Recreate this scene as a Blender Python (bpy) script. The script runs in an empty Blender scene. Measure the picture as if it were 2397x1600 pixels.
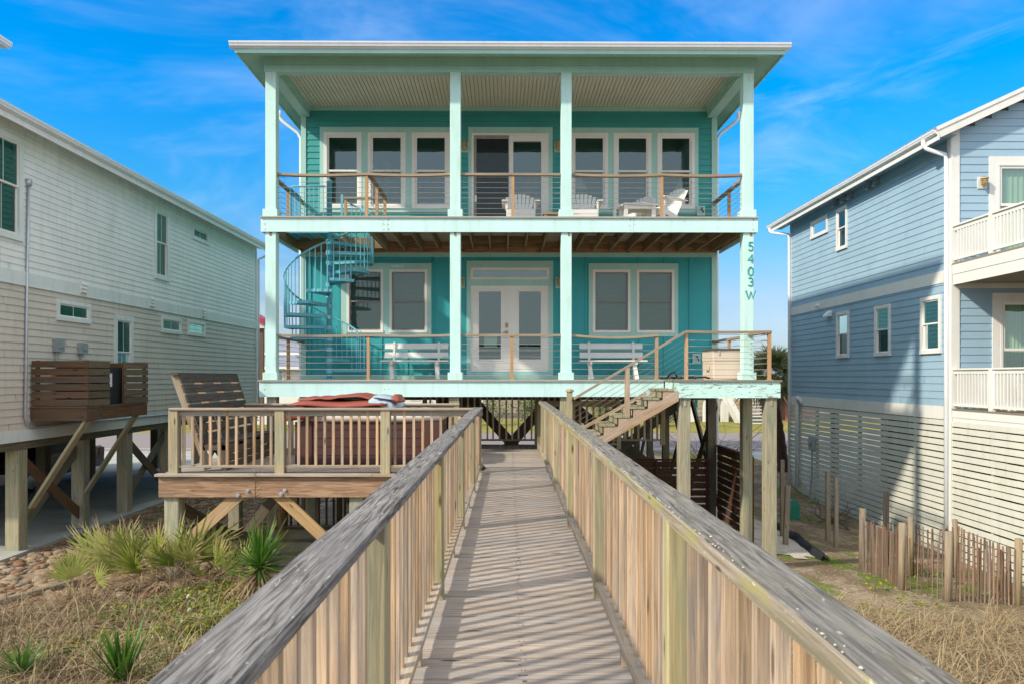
import bpy, bmesh, math, random
from math import radians, sin, cos, pi, sqrt
from mathutils import Vector, Matrix, noise as mnoise
random.seed(7)
S = bpy.context.scene
COL = S.collection

# ---------------------------------------------------------------- camera
F = 1750.0            # focal length in photo pixels (2397 wide)
cd = bpy.data.cameras.new('camera'); cam = bpy.data.objects.new('camera', cd); COL.objects.link(cam)
cam.location = (0, 0, 1.55); cam.rotation_euler = (radians(90), 0, 0)
cd.sensor_width = 36; cd.lens = F/2397*36
cd.shift_x = 5.5/2397; cd.shift_y = 81/2397
cd.clip_start = .05; cd.clip_end = 3000
cd.dof.use_dof = True; cd.dof.focus_distance = 15.5; cd.dof.aperture_fstop = 7.0
S.camera = cam
def XP(px, D): return (px-1193)/F*D
def ZP(py, D): return 1.55-(py-881)/F*D

# ---------------------------------------------------------------- world + sun
SUNV = Vector((-1, -.60, .82)).normalized()
EL = math.asin(SUNV.z); AZ = math.atan2(SUNV.x, SUNV.y)
W = bpy.data.worlds.new('World'); S.world = W; W.use_nodes = True
nt = W.node_tree; nt.nodes.clear()
def wn(t, **k):
    n = nt.nodes.new(t)
    for a, b in k.items(): setattr(n, a, b)
    return n
def wl(a, b): nt.links.new(a, b)
out = wn('ShaderNodeOutputWorld'); bg = wn('ShaderNodeBackground')
sky = wn('ShaderNodeTexSky', sky_type='NISHITA', sun_disc=False, sun_elevation=EL, sun_rotation=AZ % (2*pi), altitude=0, air_density=1.0, dust_density=1.0, ozone_density=1.5)
tc = wn('ShaderNodeTexCoord')
sep = wn('ShaderNodeSeparateXYZ'); wl(tc.outputs['Generated'], sep.inputs[0])
rmp = wn('ShaderNodeValToRGB'); wl(sep.outputs[2], rmp.inputs[0])
e = rmp.color_ramp.elements
e[0].position = .0; e[0].color = (.50, .58, .80, 1)
e[1].position = .55; e[1].color = (.0, .66, 1.25, 1)
for p, c in ((.10, (.53, .62, .77)), (.22, (.15, .72, 1.05)), (.34, (.0, .74, 1.28))):
    q = e.new(p); q.color = (*c, 1)
mul = wn('ShaderNodeMix', data_type='RGBA', blend_type='MULTIPLY'); mul.inputs[0].default_value = 1
wl(sky.outputs[0], mul.inputs[6]); wl(rmp.outputs[0], mul.inputs[7])
L1, L2 = (3.18, 8.83, 8.66), (1.45, 6.79, 6.44)
# thin cirrus: two stretched noises on the sky direction; the sky behind the camera is whiter
def cir(scale, rot, nscale, detail, lo, hi, loc=(0, 0, 0)):
    mp = wn('ShaderNodeMapping'); mp.inputs['Scale'].default_value = scale; mp.inputs['Location'].default_value = loc; mp.inputs['Rotation'].default_value = rot
    nz = wn('ShaderNodeTexNoise'); nz.inputs['Scale'].default_value = nscale; nz.inputs['Detail'].default_value = detail; nz.inputs['Roughness'].default_value = .62; nz.inputs['Distortion'].default_value = .7
    mr = wn('ShaderNodeMapRange'); mr.inputs[1].default_value = lo; mr.inputs[2].default_value = hi; mr.interpolation_type = 'SMOOTHSTEP'
    wl(tc.outputs['Generated'], mp.inputs[0]); wl(mp.outputs[0], nz.inputs[0]); wl(nz.outputs[0], mr.inputs[0])
    return mr.outputs[0]
c1 = cir((1, 1.6, 3.4), (.15, .28, .3), 1.9, 5, .44, .80, L1)
c2 = cir((1.6, 1, 4.5), (.1, -.55, .2), 2.6, 7, .50, .86, L2)
mx = wn('ShaderNodeMath', operation='MAXIMUM'); wl(c1, mx.inputs[0]); wl(c2, mx.inputs[1])
amt = wn('ShaderNodeMath', operation='MULTIPLY'); wl(mx.outputs[0], amt.inputs[0]); amt.inputs[1].default_value = .21
back = wn('ShaderNodeMapRange'); wl(sep.outputs[1], back.inputs[0]); back.inputs[1].default_value = .35; back.inputs[2].default_value = -.35; back.inputs[3].default_value = 0; back.inputs[4].default_value = .75
zen = wn('ShaderNodeMapRange'); wl(sep.outputs[2], zen.inputs[0]); zen.inputs[1].default_value = .48; zen.inputs[2].default_value = .68; zen.inputs[3].default_value = 0; zen.inputs[4].default_value = .9
m2 = wn('ShaderNodeMath', operation='MAXIMUM'); wl(back.outputs[0], m2.inputs[0]); wl(zen.outputs[0], m2.inputs[1])
ab = wn('ShaderNodeMath', operation='ABSOLUTE'); wl(sep.outputs[0], ab.inputs[0])
side = wn('ShaderNodeMapRange'); wl(ab.outputs[0], side.inputs[0]); side.inputs[1].default_value = .60; side.inputs[2].default_value = .85; side.inputs[3].default_value = 0; side.inputs[4].default_value = .85
m4 = wn('ShaderNodeMath', operation='MAXIMUM'); wl(m2.outputs[0], m4.inputs[0]); wl(side.outputs[0], m4.inputs[1])
m3 = wn('ShaderNodeMath', operation='MAXIMUM'); wl(m4.outputs[0], m3.inputs[0]); wl(amt.outputs[0], m3.inputs[1])
cl = wn('ShaderNodeMix', data_type='RGBA'); wl(m3.outputs[0], cl.inputs[0]); wl(mul.outputs[2], cl.inputs[6]); cl.inputs[7].default_value = (6.4, 6.5, 6.6, 1)
wl(cl.outputs[2], bg.inputs[0]); bg.inputs[1].default_value = .15; wl(bg.outputs[0], out.inputs[0])

sd = bpy.data.lights.new('sun', 'SUN'); sun = bpy.data.objects.new('sun', sd); COL.objects.link(sun)
sd.energy = 3.4; sd.angle = radians(2.0); sd.color = (1, .90, .74)
sun.rotation_euler = SUNV.to_track_quat('Z', 'Y').to_euler(); sun.location = (-30, -24, 25)
S.view_settings.view_transform = 'Standard'; S.view_settings.look = 'None'; S.view_settings.exposure = .45; S.view_settings.gamma = 1
S.render.engine = 'CYCLES'
S.cycles.max_bounces = 8; S.cycles.diffuse_bounces = 5; S.cycles.glossy_bounces = 3; S.cycles.transparent_max_bounces = 12; S.cycles.transmission_bounces = 4
S.cycles.caustics_reflective = False; S.cycles.caustics_refractive = False
S.cycles.use_denoising = True

# ---------------------------------------------------------------- mesh builder
class MB:
    def __init__(s): s.v = []; s.f = []; s.bc = []; s.rn = []
    def add(s, vs, fs, bc=None, r=None):
        o = len(s.v); r = random.random() if r is None else r
        s.v += [tuple(v) for v in vs]; s.f += [tuple(o+i for i in f) for f in fs]
        s.bc += [tuple(b) for b in (bc or vs)]; s.rn += [r]*len(vs); return s
    def box(s, x0, x1, y0, y1, z0, z1, r=None):
        x0, x1 = sorted((x0, x1)); y0, y1 = sorted((y0, y1)); z0, z1 = sorted((z0, z1))
        d = (x1-x0, y1-y0, z1-z0); k = d.index(max(d)); q = random.random()*40
        vs = [(x, y, z) for x in (x0, x1) for y in (y0, y1) for z in (z0, z1)]
        bc = [((v[k]+q), v[(k+1) % 3]+q*.37, v[(k+2) % 3]+q*.71) for v in vs]
        return s.add(vs, [(0, 1, 3, 2), (4, 6, 7, 5), (0, 4, 5, 1), (2, 3, 7, 6), (0, 2, 6, 4), (1, 5, 7, 3)], bc, r)
    def bar(s, p0, p1, w, h, up=(0, 0, 1), ch=0, r=None, seg=1, wob=0):
        p0 = Vector(p0); p1 = Vector(p1); d = p1-p0; L = d.length; d.normalize(); u = Vector(up)
        if abs(d.dot(u)) > .95: u = Vector((0, 1, 0))
        sd_ = d.cross(u).normalized(); u = sd_.cross(d).normalized(); q = random.random()*40
        a, b = w/2, h/2
        pr = [(-a, -b), (a, -b), (a, b), (-a, b)] if ch == 0 else [(-a+ch, -b), (a-ch, -b), (a, -b+ch), (a, b-ch), (a-ch, b), (-a+ch, b), (-a, b-ch), (-a, -b+ch)]
        n = len(pr); vs = []; bc = []; fs = []
        for i in range(seg+1):
            t = i/seg
            for (x, y) in pr:
                c = p0+d*(L*t)+sd_*x+u*y
                if wob: c += Vector(mnoise.noise_vector(Vector((t*L*1.7+q, x*9, y*9))))*wob
                vs.append(c); bc.append((t*L+q, x+q*.37, y+q*.71))
        for i in range(seg):
            for j in range(n): fs.append((i*n+j, i*n+(j+1) % n, (i+1)*n+(j+1) % n, (i+1)*n+j))
        fs += [tuple(range(n))[::-1], tuple(seg*n+j for j in range(n))]
        return s.add(vs, fs, bc, r)
    def tube(s, pts, r, n=8, closed=False, r1=None):
        pts = [Vector(p) for p in pts]; m = len(pts); vs = []; bc = []; fs = []; pn = None; L = 0; q = random.random()*30
        for i, p in enumerate(pts):
            a = pts[(i-1) % m] if (closed or i) else p; b = pts[(i+1) % m] if (closed or i < m-1) else p
            d = (b-a).normalized()
            if pn is None:
                pn = d.orthogonal().normalized()
            else:
                pn = (pn-d*pn.dot(d)).normalized()
                L += (p-pts[i-1]).length
            bn = d.cross(pn); rr = r if r1 is None else r+(r1-r)*i/max(1, m-1)
            for j in range(n):
                t = 2*pi*j/n; vs.append(p+pn*cos(t)*rr+bn*sin(t)*rr); bc.append((L+q, cos(t)*rr, sin(t)*rr))
        for i in range(m if closed else m-1):
            k = (i+1) % m
            for j in range(n): fs.append((i*n+j, i*n+(j+1) % n, k*n+(j+1) % n, k*n+j))
        if not closed: fs += [tuple(range(n))[::-1], tuple((m-1)*n+j for j in range(n))]
        return s.add(vs, fs, bc)
    def quad(s, a, b, c, d, r=None): return s.add([a, b, c, d], [(0, 1, 2, 3)], None, r)
    def prism(s, poly, f, a0, a1):
        """poly: 2-D outline; f(u, v, a) -> xyz, extruded from a0 to a1"""
        n = len(poly); vs = [f(u, v, a0) for u, v in poly]+[f(u, v, a1) for u, v in poly]; q = random.random()*30
        bc = [(a0+q, u, v) for u, v in poly]+[(a1+q, u, v) for u, v in poly]
        return s.add(vs, [tuple(range(n))[::-1], tuple(range(n, 2*n))]+[(i, (i+1) % n, n+(i+1) % n, n+i) for i in range(n)], bc)
    def lathe(s, prof, c, n=14, ax='z'):
        vs = []; fs = []
        for (r, h) in prof:
            for j in range(n):
                t = 2*pi*j/n
                p = (r*cos(t), r*sin(t), h) if ax == 'z' else ((r*cos(t), h, r*sin(t)) if ax == 'y' else (h, r*cos(t), r*sin(t)))
                vs.append((c[0]+p[0], c[1]+p[1], c[2]+p[2]))
        for i in range(len(prof)-1):
            for j in range(n): fs.append((i*n+j, i*n+(j+1) % n, (i+1)*n+(j+1) % n, (i+1)*n+j))
        fs += [tuple(range(n))[::-1], tuple((len(prof)-1)*n+j for j in range(n))]
        return s.add(vs, fs)
LOC = {}
def fixn(me):
    bm = bmesh.new(); bm.from_mesh(me); bmesh.ops.recalc_face_normals(bm, faces=bm.faces); bm.to_mesh(me); bm.free()
def obj(name, mb, mat, parent=None, smooth=False, base=None, fix=True):
    L = LOC[parent.name] if parent else Vector(base if base else (0, 0, 0))
    me = bpy.data.meshes.new(name); me.from_pydata([(v[0]-L[0], v[1]-L[1], v[2]-L[2]) for v in mb.v], [], mb.f)
    if fix and len(mb.f) < 60000: fixn(me)
    a = me.attributes.new('bc', 'FLOAT_VECTOR', 'POINT'); a.data.foreach_set('vector', [c for b in mb.bc for c in b])
    a = me.attributes.new('rnd', 'FLOAT', 'POINT'); a.data.foreach_set('value', mb.rn)
    if smooth: me.polygons.foreach_set('use_smooth', [True]*len(me.polygons))
    me.materials.append(mat); me.update()
    o = bpy.data.objects.new(name, me); COL.objects.link(o)
    if parent: o.parent = parent
    else: o.location = L
    LOC[o.name] = L; return o
def tag(o, label=None, cat=None, group=None, kind=None):
    if label: o['label'] = label
    if cat: o['category'] = cat
    if group: o['group'] = group
    if kind: o['kind'] = kind
    return o
def thing(name, label, cat, loc=(0, 0, 0), group=None, rz=0):
    o = bpy.data.objects.new(name, None); COL.objects.link(o); o.location = loc; o.rotation_euler = (0, 0, rz); o.empty_display_size = .2
    LOC[o.name] = Vector(loc); return tag(o, label, cat, group)
def copy_tree(o, parent=None, loc=None, rz=None, label=None):
    c = o.copy(); COL.objects.link(c); LOC[c.name] = LOC[o.name]
    if parent: c.parent = parent
    if loc is not None: c.location = loc
    if rz is not None: c.rotation_euler = (0, 0, rz)
    if label: c['label'] = label
    for ch in list(o.children): copy_tree(ch, c)
    return c

# ---------------------------------------------------------------- materials
class NB:
    def __init__(s, name):
        s.m = bpy.data.materials.new(name); s.m.use_nodes = True; s.t = s.m.node_tree; s.b = s.t.nodes['Principled BSDF']
    def n(s, t, ins=None, **k):
        q = s.t.nodes.new(t)
        for a, b in k.items(): setattr(q, a, b)
        for a, b in (ins or {}).items():
            if hasattr(b, 'is_output') or isinstance(b, bpy.types.NodeSocket): s.t.links.new(b, q.inputs[a])
            else: q.inputs[a].default_value = b
        return q
    def l(s, a, b): s.t.links.new(a, b)
    def attr(s, n, o='Vector'): return s.n('ShaderNodeAttribute', attribute_name=n).outputs[o]
    def map(s, v, sc): return s.n('ShaderNodeMapping', {'Vector': v, 'Scale': sc}).outputs[0]
    def noise(s, v, scale, detail=4, rough=.55, dist=0):
        return s.n('ShaderNodeTexNoise', {'Vector': v, 'Scale': scale, 'Detail': detail, 'Roughness': rough, 'Distortion': dist}).outputs[0]
    def rng(s, v, a, b, c=0, d=1, smooth=True):
        return s.n('ShaderNodeMapRange', {0: v, 1: a, 2: b, 3: c, 4: d}, interpolation_type='SMOOTHSTEP' if smooth else 'LINEAR').outputs[0]
    def mix(s, f, a, b, bt='MIX'):
        q = s.n('ShaderNodeMix', data_type='RGBA', blend_type=bt)
        for i, x in ((0, f), (6, a), (7, b)):
            if isinstance(x, bpy.types.NodeSocket): s.l(x, q.inputs[i])
            elif i == 0: q.inputs[0].default_value = x
            else: q.inputs[i].default_value = (*x, 1)
        return q.outputs[2]
    def math(s, op, a, b=0.0):
        return s.n('ShaderNodeMath', {0: a, 1: b}, operation=op).outputs[0]
    def done(s, col, rough=.8, bump=None, bs=.3, bd=.01, spec=.3):
        if isinstance(col, bpy.types.NodeSocket): s.l(col, s.b.inputs['Base Color'])
        else: s.b.inputs['Base Color'].default_value = (*col, 1)
        if isinstance(rough, bpy.types.NodeSocket): s.l(rough, s.b.inputs['Roughness'])
        else: s.b.inputs['Roughness'].default_value = rough
        s.b.inputs['Specular IOR Level'].default_value = spec
        if bump is not None:
            q = s.n('ShaderNodeBump', {'Height': bump, 'Strength': bs, 'Distance': bd}); s.l(q.outputs[0], s.b.inputs['Normal'])
        return s.m
def wood(name, light, dark, patch=None, knots=1.0, vary=.3, fine=1.0, moss=None, mossamt=.5, contrast=1.0, speck=None, bs=.45, lf=1.0):
    k = NB(name); bc = k.attr('bc'); r = k.attr('rnd', 'Fac')
    g = k.noise(k.map(bc, (.8*lf, 26*fine, 26*fine)), 2.2, 7, .66, .9)
    gg = k.rng(g, .5-.2/contrast, .5+.2/contrast)
    col = k.mix(gg, dark, light)
    if patch:
        p = k.noise(k.map(bc, (.7, 4, 4)), 1.7, 4, .6, .4); col = k.mix(k.rng(p, .42, .68), col, k.mix(gg, tuple(c*.6 for c in patch), patch))
    if moss:
        p = k.noise(k.map(bc, (1.3, 6, 6)), 2.3, 5, .65); col = k.mix(k.math('MULTIPLY', k.rng(p, .5, .66), mossamt), col, moss)
    if knots:
        v = k.n('ShaderNodeTexVoronoi', {'Vector': k.map(bc, (2.1, 9, 9)), 'Scale': 1.0}).outputs['Distance']
        col = k.mix(k.rng(v, .16*knots, .05*knots), col, tuple(c*.35 for c in dark))
    if speck:
        p = k.noise(k.map(bc, (9, 30, 30)), 2.4, 3, .6); col = k.mix(k.rng(p, .66, .72), col, speck)
    hs = k.n('ShaderNodeHueSaturation', {'Color': col, 'Value': k.rng(r, 0, 1, 1-vary/2, 1+vary/2, False), 'Saturation': k.rng(k.math('FRACT', k.math('MULTIPLY', r, 7.3)), 0, 1, .85, 1.15, False)}).outputs[0]
    return k.done(hs, .85, g, bs, .006, .2)
def paint(name, col, var=.08, rough=.55, peel=None, peelc=(.16, .12, .08), dirt=None, dirtamt=.4, spec=.35, grain=.12):
    k = NB(name); bc = k.attr('bc'); geo = k.n('ShaderNodeTexCoord').outputs['Object']
    p = k.noise(geo, 1.3, 5, .6); c = k.mix(k.rng(p, .3, .7), tuple(x*(1-var) for x in col), tuple(min(1, x*(1+var*.6)) for x in col))
    fg = k.noise(k.map(bc, (2, 30, 30)), 2, 4, .6)
    c = k.mix(k.math('MULTIPLY', k.rng(fg, .45, .75), .10), c, tuple(x*.6 for x in col))
    if dirt:
        d = k.noise(k.map(geo, (5, 5, .7)), 1.6, 5, .65); c = k.mix(k.math('MULTIPLY', k.rng(d, .48, .72), dirtamt), c, dirt)
    if peel:
        q = k.noise(k.map(bc, (2.2, 11, 11)), 2.6, 6, .7, .5); c = k.mix(k.rng(q, peel, peel+.025), c, peelc)
    return k.done(c, rough, fg, grain, .004, spec)
def plain(name, col, rough=.5, metal=0, spec=.4, var=.1, scale=6):
    k = NB(name); geo = k.n('ShaderNodeTexCoord').outputs['Object']; p = k.noise(geo, scale, 4, .6)
    c = k.mix(k.rng(p, .3, .7), tuple(x*(1-var) for x in col), tuple(min(1, x*(1+var)) for x in col)); k.b.inputs['Metallic'].default_value = metal
    return k.done(c, rough, None, spec=spec)
def glass(name, tint=(.72, .82, .78), refl=.10, rough=.0):
    k = NB(name); geo = k.n('ShaderNodeTexCoord').outputs['Object']
    w = k.noise(geo, 1.1, 2); nb = k.n('ShaderNodeBump', {'Height': w, 'Strength': .06, 'Distance': .05}).outputs[0]
    tr = k.n('ShaderNodeBsdfTransparent', {'Color': (*tint, 1)}); gl = k.n('ShaderNodeBsdfGlossy', {'Color': (.74, .92, .90, 1), 'Roughness': rough, 'Normal': nb})
    fr = k.n('ShaderNodeFresnel', {'IOR': 1.5}).outputs[0]
    f = k.math('ADD', k.math('MULTIPLY', fr, .9), refl)
    f = k.n('ShaderNodeClamp', {0: f}).outputs[0]
    mx = k.n('ShaderNodeMixShader', {0: f, 1: tr.outputs[0], 2: gl.outputs[0]})
    o = [x for x in k.t.nodes if x.type == 'OUTPUT_MATERIAL'][0]; k.l(mx.outputs[0], o.inputs[0]); return k.m
def leaf(name, cols, tip=None, tipat=.6, rough=.5, trans=.35):
    """colour ramps over the per-leaf random; bc.x runs 0..1 base to tip"""
    k = NB(name); r = k.attr('rnd', 'Fac'); rp = k.n('ShaderNodeValToRGB', {0: r})
    e = rp.color_ramp.elements
    while len(e) < len(cols): e.new(.5)
    for i, c in enumerate(cols): e[i].position = i/(len(cols)-1); e[i].color = (*c, 1)
    c = rp.outputs[0]
    if tip:
        t = k.n('ShaderNodeSeparateXYZ', {0: k.attr('bc')}).outputs[0]
        c = k.mix(k.rng(k.math('ADD', t, k.math('MULTIPLY', k.math('SUBTRACT', k.math('FRACT', k.math('MULTIPLY', r, 13.7)), .5), .5)), tipat, 1.05), c, tip)
    m = k.done(c, rough, None, spec=.35)
    if trans:
        tl = k.n('ShaderNodeBsdfTranslucent', {'Color': c}); mx = k.n('ShaderNodeMixShader', {0: trans, 1: k.b.outputs[0], 2: tl.outputs[0]})
        o = [x for x in k.t.nodes if x.type == 'OUTPUT_MATERIAL'][0]; k.l(mx.outputs[0], o.inputs[0])
    return m

M = {}
M['deck'] = wood('boardwalk_boards', (.47, .40, .335), (.27, .225, .195), (.40, .37, .345), 1.0, .28)
M['cap'] = wood('grey_handrail_wood', (.30, .285, .275), (.055, .05, .047), (.20, .19, .185), 1.25, .2, 1.7, None, .5, 1.5, (.42, .41, .37), .8, lf=2.2)
M['capr'] = wood('mossy_handrail_wood', (.30, .275, .245), (.075, .068, .06), (.24, .225, .205), 1.0, .2, 1.4, (.30, .28, .13), .25, 1.4, (.42, .41, .35), .8, lf=2.2)
M['mossy'] = wood('mossy_edge_wood', (.37, .31, .23), (.20, .165, .12), (.30, .27, .16), .6, .2, 1.3, (.33, .31, .05), .6, 1.4, (.56, .54, .40))
M['lichen'] = plain('pale_lichen', (.52, .52, .42), .9, scale=40, var=.3)
M['bal'] = wood('tan_baluster_wood', (.62, .45, .29), (.36, .25, .165), (.44, .36, .29), 1.0, .6, contrast=1.35)
M['post'] = wood('greenish_post_wood', (.48, .42, .25), (.31, .26, .15), (.37, .36, .24), .9, .25)
M['rail'] = wood('sun_bleached_rail_wood', (.50, .41, .31), (.30, .235, .17), (.42, .38, .33), .9, .25)
M['pale'] = wood('sunlit_baluster_wood', (.80, .66, .50), (.60, .46, .33), None, .8, .2)  # lighter baluster wood, sunlight put into the colour of the shaded screen
M['postt'] = wood('tan_post_wood', (.50, .42, .28), (.33, .265, .165), (.42, .40, .29), 1.1, .2, .8)
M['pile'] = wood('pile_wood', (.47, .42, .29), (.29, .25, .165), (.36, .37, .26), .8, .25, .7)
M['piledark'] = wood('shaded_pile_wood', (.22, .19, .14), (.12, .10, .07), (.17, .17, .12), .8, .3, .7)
M['gold'] = wood('golden_brace_wood', (.58, .38, .175), (.40, .235, .095), (.50, .32, .15), .9, .15)
M['rim'] = wood('reddish_beam_wood', (.48, .295, .17), (.24, .125, .062), (.41, .26, .155), 1.3, .06, .45, None, .5, 1.3)
M['brown'] = wood('brown_stained_wood', (.125, .062, .034), (.07, .033, .018), None, .5, .3)
M['acw'] = wood('brown_screen_wood', (.20, .115, .066), (.105, .06, .036), (.15, .115, .08), 1.0, .3)
M['acg'] = wood('grey_brown_screen_wood', (.19, .15, .10), (.10, .08, .055), None, 1.0, .3)
M['bench'] = wood('dark_bench_wood', (.115, .097, .085), (.045, .038, .034), (.09, .085, .08), 1.0, .35)
M['benchl'] = wood('pale_bench_frame_wood', (.44, .34, .24), (.25, .19, .13), None, .8, .2)
M['joist'] = wood('joist_wood', (.33, .235, .13), (.19, .125, .065), (.25, .20, .13), .8, .3)
M['tan'] = wood('tan_rail_post_wood', (.55, .35, .19), (.40, .235, .12), None, .6, .2)
M['caprail'] = wood('porch_rail_cap_wood', (.42, .335, .245), (.27, .21, .15), None, .5, .2)
M['pdeck'] = wood('porch_deck_boards', (.50, .45, .38), (.38, .33, .27), None, .4, .2)
M['nosing'] = wood('porch_deck_edge', (.32, .28, .22), (.20, .17, .13), None, .5, .2)
M['stair'] = wood('stair_tread_wood', (.40, .36, .24), (.25, .22, .14), None, .8, .2)
M['string'] = wood('stair_stringer_wood', (.52, .42, .32), (.33, .24, .165), (.50, .33, .21), 1, .1, .6)
M['picket'] = wood('sand_fence_wood', (.34, .215, .15), (.17, .11, .08), (.30, .25, .20), .7, .7)
M['fpost'] = wood('fence_post_wood', (.36, .285, .195), (.20, .155, .105), (.28, .25, .20), .8, .35)
M['siding'] = paint('teal_lap_siding', (.055, .355, .345), .08, .5)
M['mutedside'] = paint('bounce_muted_teal_siding', (.11, .27, .255), .08, .5)  # side wall teal muted to weaken its coloured bounce onto the left house
M['batten'] = paint('teal_board_siding', (.04, .39, .42), .07, .5)
M['trim'] = paint('pale_aqua_trim', (.42, .68, .62), .06, .5, None, dirt=(.30, .46, .38), dirtamt=.25)
M['fascia'] = paint('pale_aqua_fascia', (.60, .85, .82), .05, .5, .665, (.40, .46, .42), dirt=(.44, .64, .58), dirtamt=.45)
M['peel'] = paint('peeling_aqua_paint', (.58, .85, .79), .06, .55, .57, (.24, .22, .17), dirt=(.46, .66, .50), dirtamt=.4)
M['pillar'] = paint('aqua_pillar_paint', (.58, .83, .78), .06, .5, .68, (.36, .44, .38), dirt=(.44, .66, .52), dirtamt=.6)
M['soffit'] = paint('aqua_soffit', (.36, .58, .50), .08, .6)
M['white'] = paint('white_window_frame', (.86, .83, .78), .05, .4)
M['gutter'] = paint('white_gutter_metal', (.80, .83, .86), .05, .35, dirt=(.55, .52, .45), dirtamt=.2)
M['stairblue'] = paint('blue_stair_paint', (.16, .50, .60), .08, .4)
M['shingle'] = plain('black_shingles', (.035, .035, .038), .9, scale=30, var=.4)
M['chairw'] = paint('white_furniture_paint', (.80, .79, .76), .04, .45, dirt=(.62, .58, .5), dirtamt=.2)
M['steel'] = plain('cable_steel', (.42, .40, .36), .35, .8)
M['rust'] = plain('rusty_metal', (.28, .13, .05), .8, scale=40, var=.5)
M['bolt'] = plain('galvanised_bolt', (.55, .58, .62), .4, .6)
M['glass'] = glass('window_glass')
M['glassl'] = glass('blind_backed_glass', (.80, .88, .84), .045)
M['glassd'] = glass('tinted_glass', (.62, .82, .76), .07)
M['screen'] = plain('dark_screen_mesh', (.10, .105, .11), .7)
M['screenf'] = plain('grey_screen_frame', (.30, .27, .25), .5)
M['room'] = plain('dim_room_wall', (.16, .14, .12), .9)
M['blind'] = paint('pale_blind', (.33, .41, .36), .06, .6)
M['greenblind'] = paint('green_blind', (.05, .24, .19), .1, .5)
M['curtain'] = paint('pale_green_curtain', (.48, .62, .47), .12, .7)
M['shade'] = paint('cream_lamp_shade', (.72, .74, .62), .04, .7)
M['brass'] = plain('tarnished_brass', (.45, .33, .16), .5, .3, var=.4, scale=25)
M['number'] = plain('teal_number_paint', (.03, .33, .33), .4)
M['lwhite'] = paint('white_house_siding', (.82, .83, .80), .05, .5, dirt=(.55, .58, .50), dirtamt=.3)
M['lbeige'] = paint('beige_house_siding', (.66, .60, .52), .06, .5, dirt=(.42, .38, .32), dirtamt=.3)
M['ltrim'] = paint('pale_house_trim', (.74, .79, .77), .05, .5, dirt=(.48, .52, .44), dirtamt=.35)
M['rblue'] = paint('blue_house_siding', (.32, .465, .575), .06, .5)
M['rwhite'] = paint('white_house_trim', (.78, .77, .73), .05, .5, dirt=(.66, .60, .46), dirtamt=.3)
M['slat'] = paint('cream_slat_paint', (.70, .70, .62), .07, .55, dirt=(.52, .50, .38), dirtamt=.45)
M['grey'] = plain('grey_plastic', (.30, .33, .34), .5)
M['black'] = plain('black_rubber', (.016, .016, .018), .6)
M['dark'] = plain('dark_metal', (.04, .045, .05), .5, .2)
M['tubb'] = paint('brown_spa_cabinet', (.095, .045, .04), .1, .5)
M['cover'] = paint('rust_red_vinyl', (.27, .070, .048), .12, .5, dirt=(.22, .06, .04), dirtamt=.4)
M['coverg'] = plain('grey_vinyl', (.36, .45, .52), .4)
M['acryl'] = paint('marbled_spa_shell', (.66, .58, .50), .2, .25, dirt=(.58, .30, .20), dirtamt=.6)
M['chest'] = paint('tan_plastic_chest', (.66, .55, .44), .03, .45)
M['lid'] = plain('brown_plastic_lid', (.10, .08, .07), .5)
M['gplast'] = plain('green_plastic', (.01, .20, .13), .4)
M['pvc'] = plain('white_pvc', (.72, .74, .74), .4)
M['carblack'] = plain('black_car_paint', (.012, .013, .016), .12, 0, .6)
M['red'] = plain('red_metal_roof', (.45, .03, .04), .4)
M['brick'] = plain('red_brick_wall', (.30, .12, .08), .9, scale=20)
M['greyroof'] = plain('grey_shingle_roof', (.22, .24, .29), .9, scale=12, var=.25)
M['lens'] = plain('amber_lamp_glass', (.6, .42, .18), .2)
M['tail'] = plain('red_tail_lamp', (.35, .01, .01), .2)
M['fabric'] = plain('black_landscape_fabric', (.014, .014, .017), .8, scale=20, var=.5)

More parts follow.
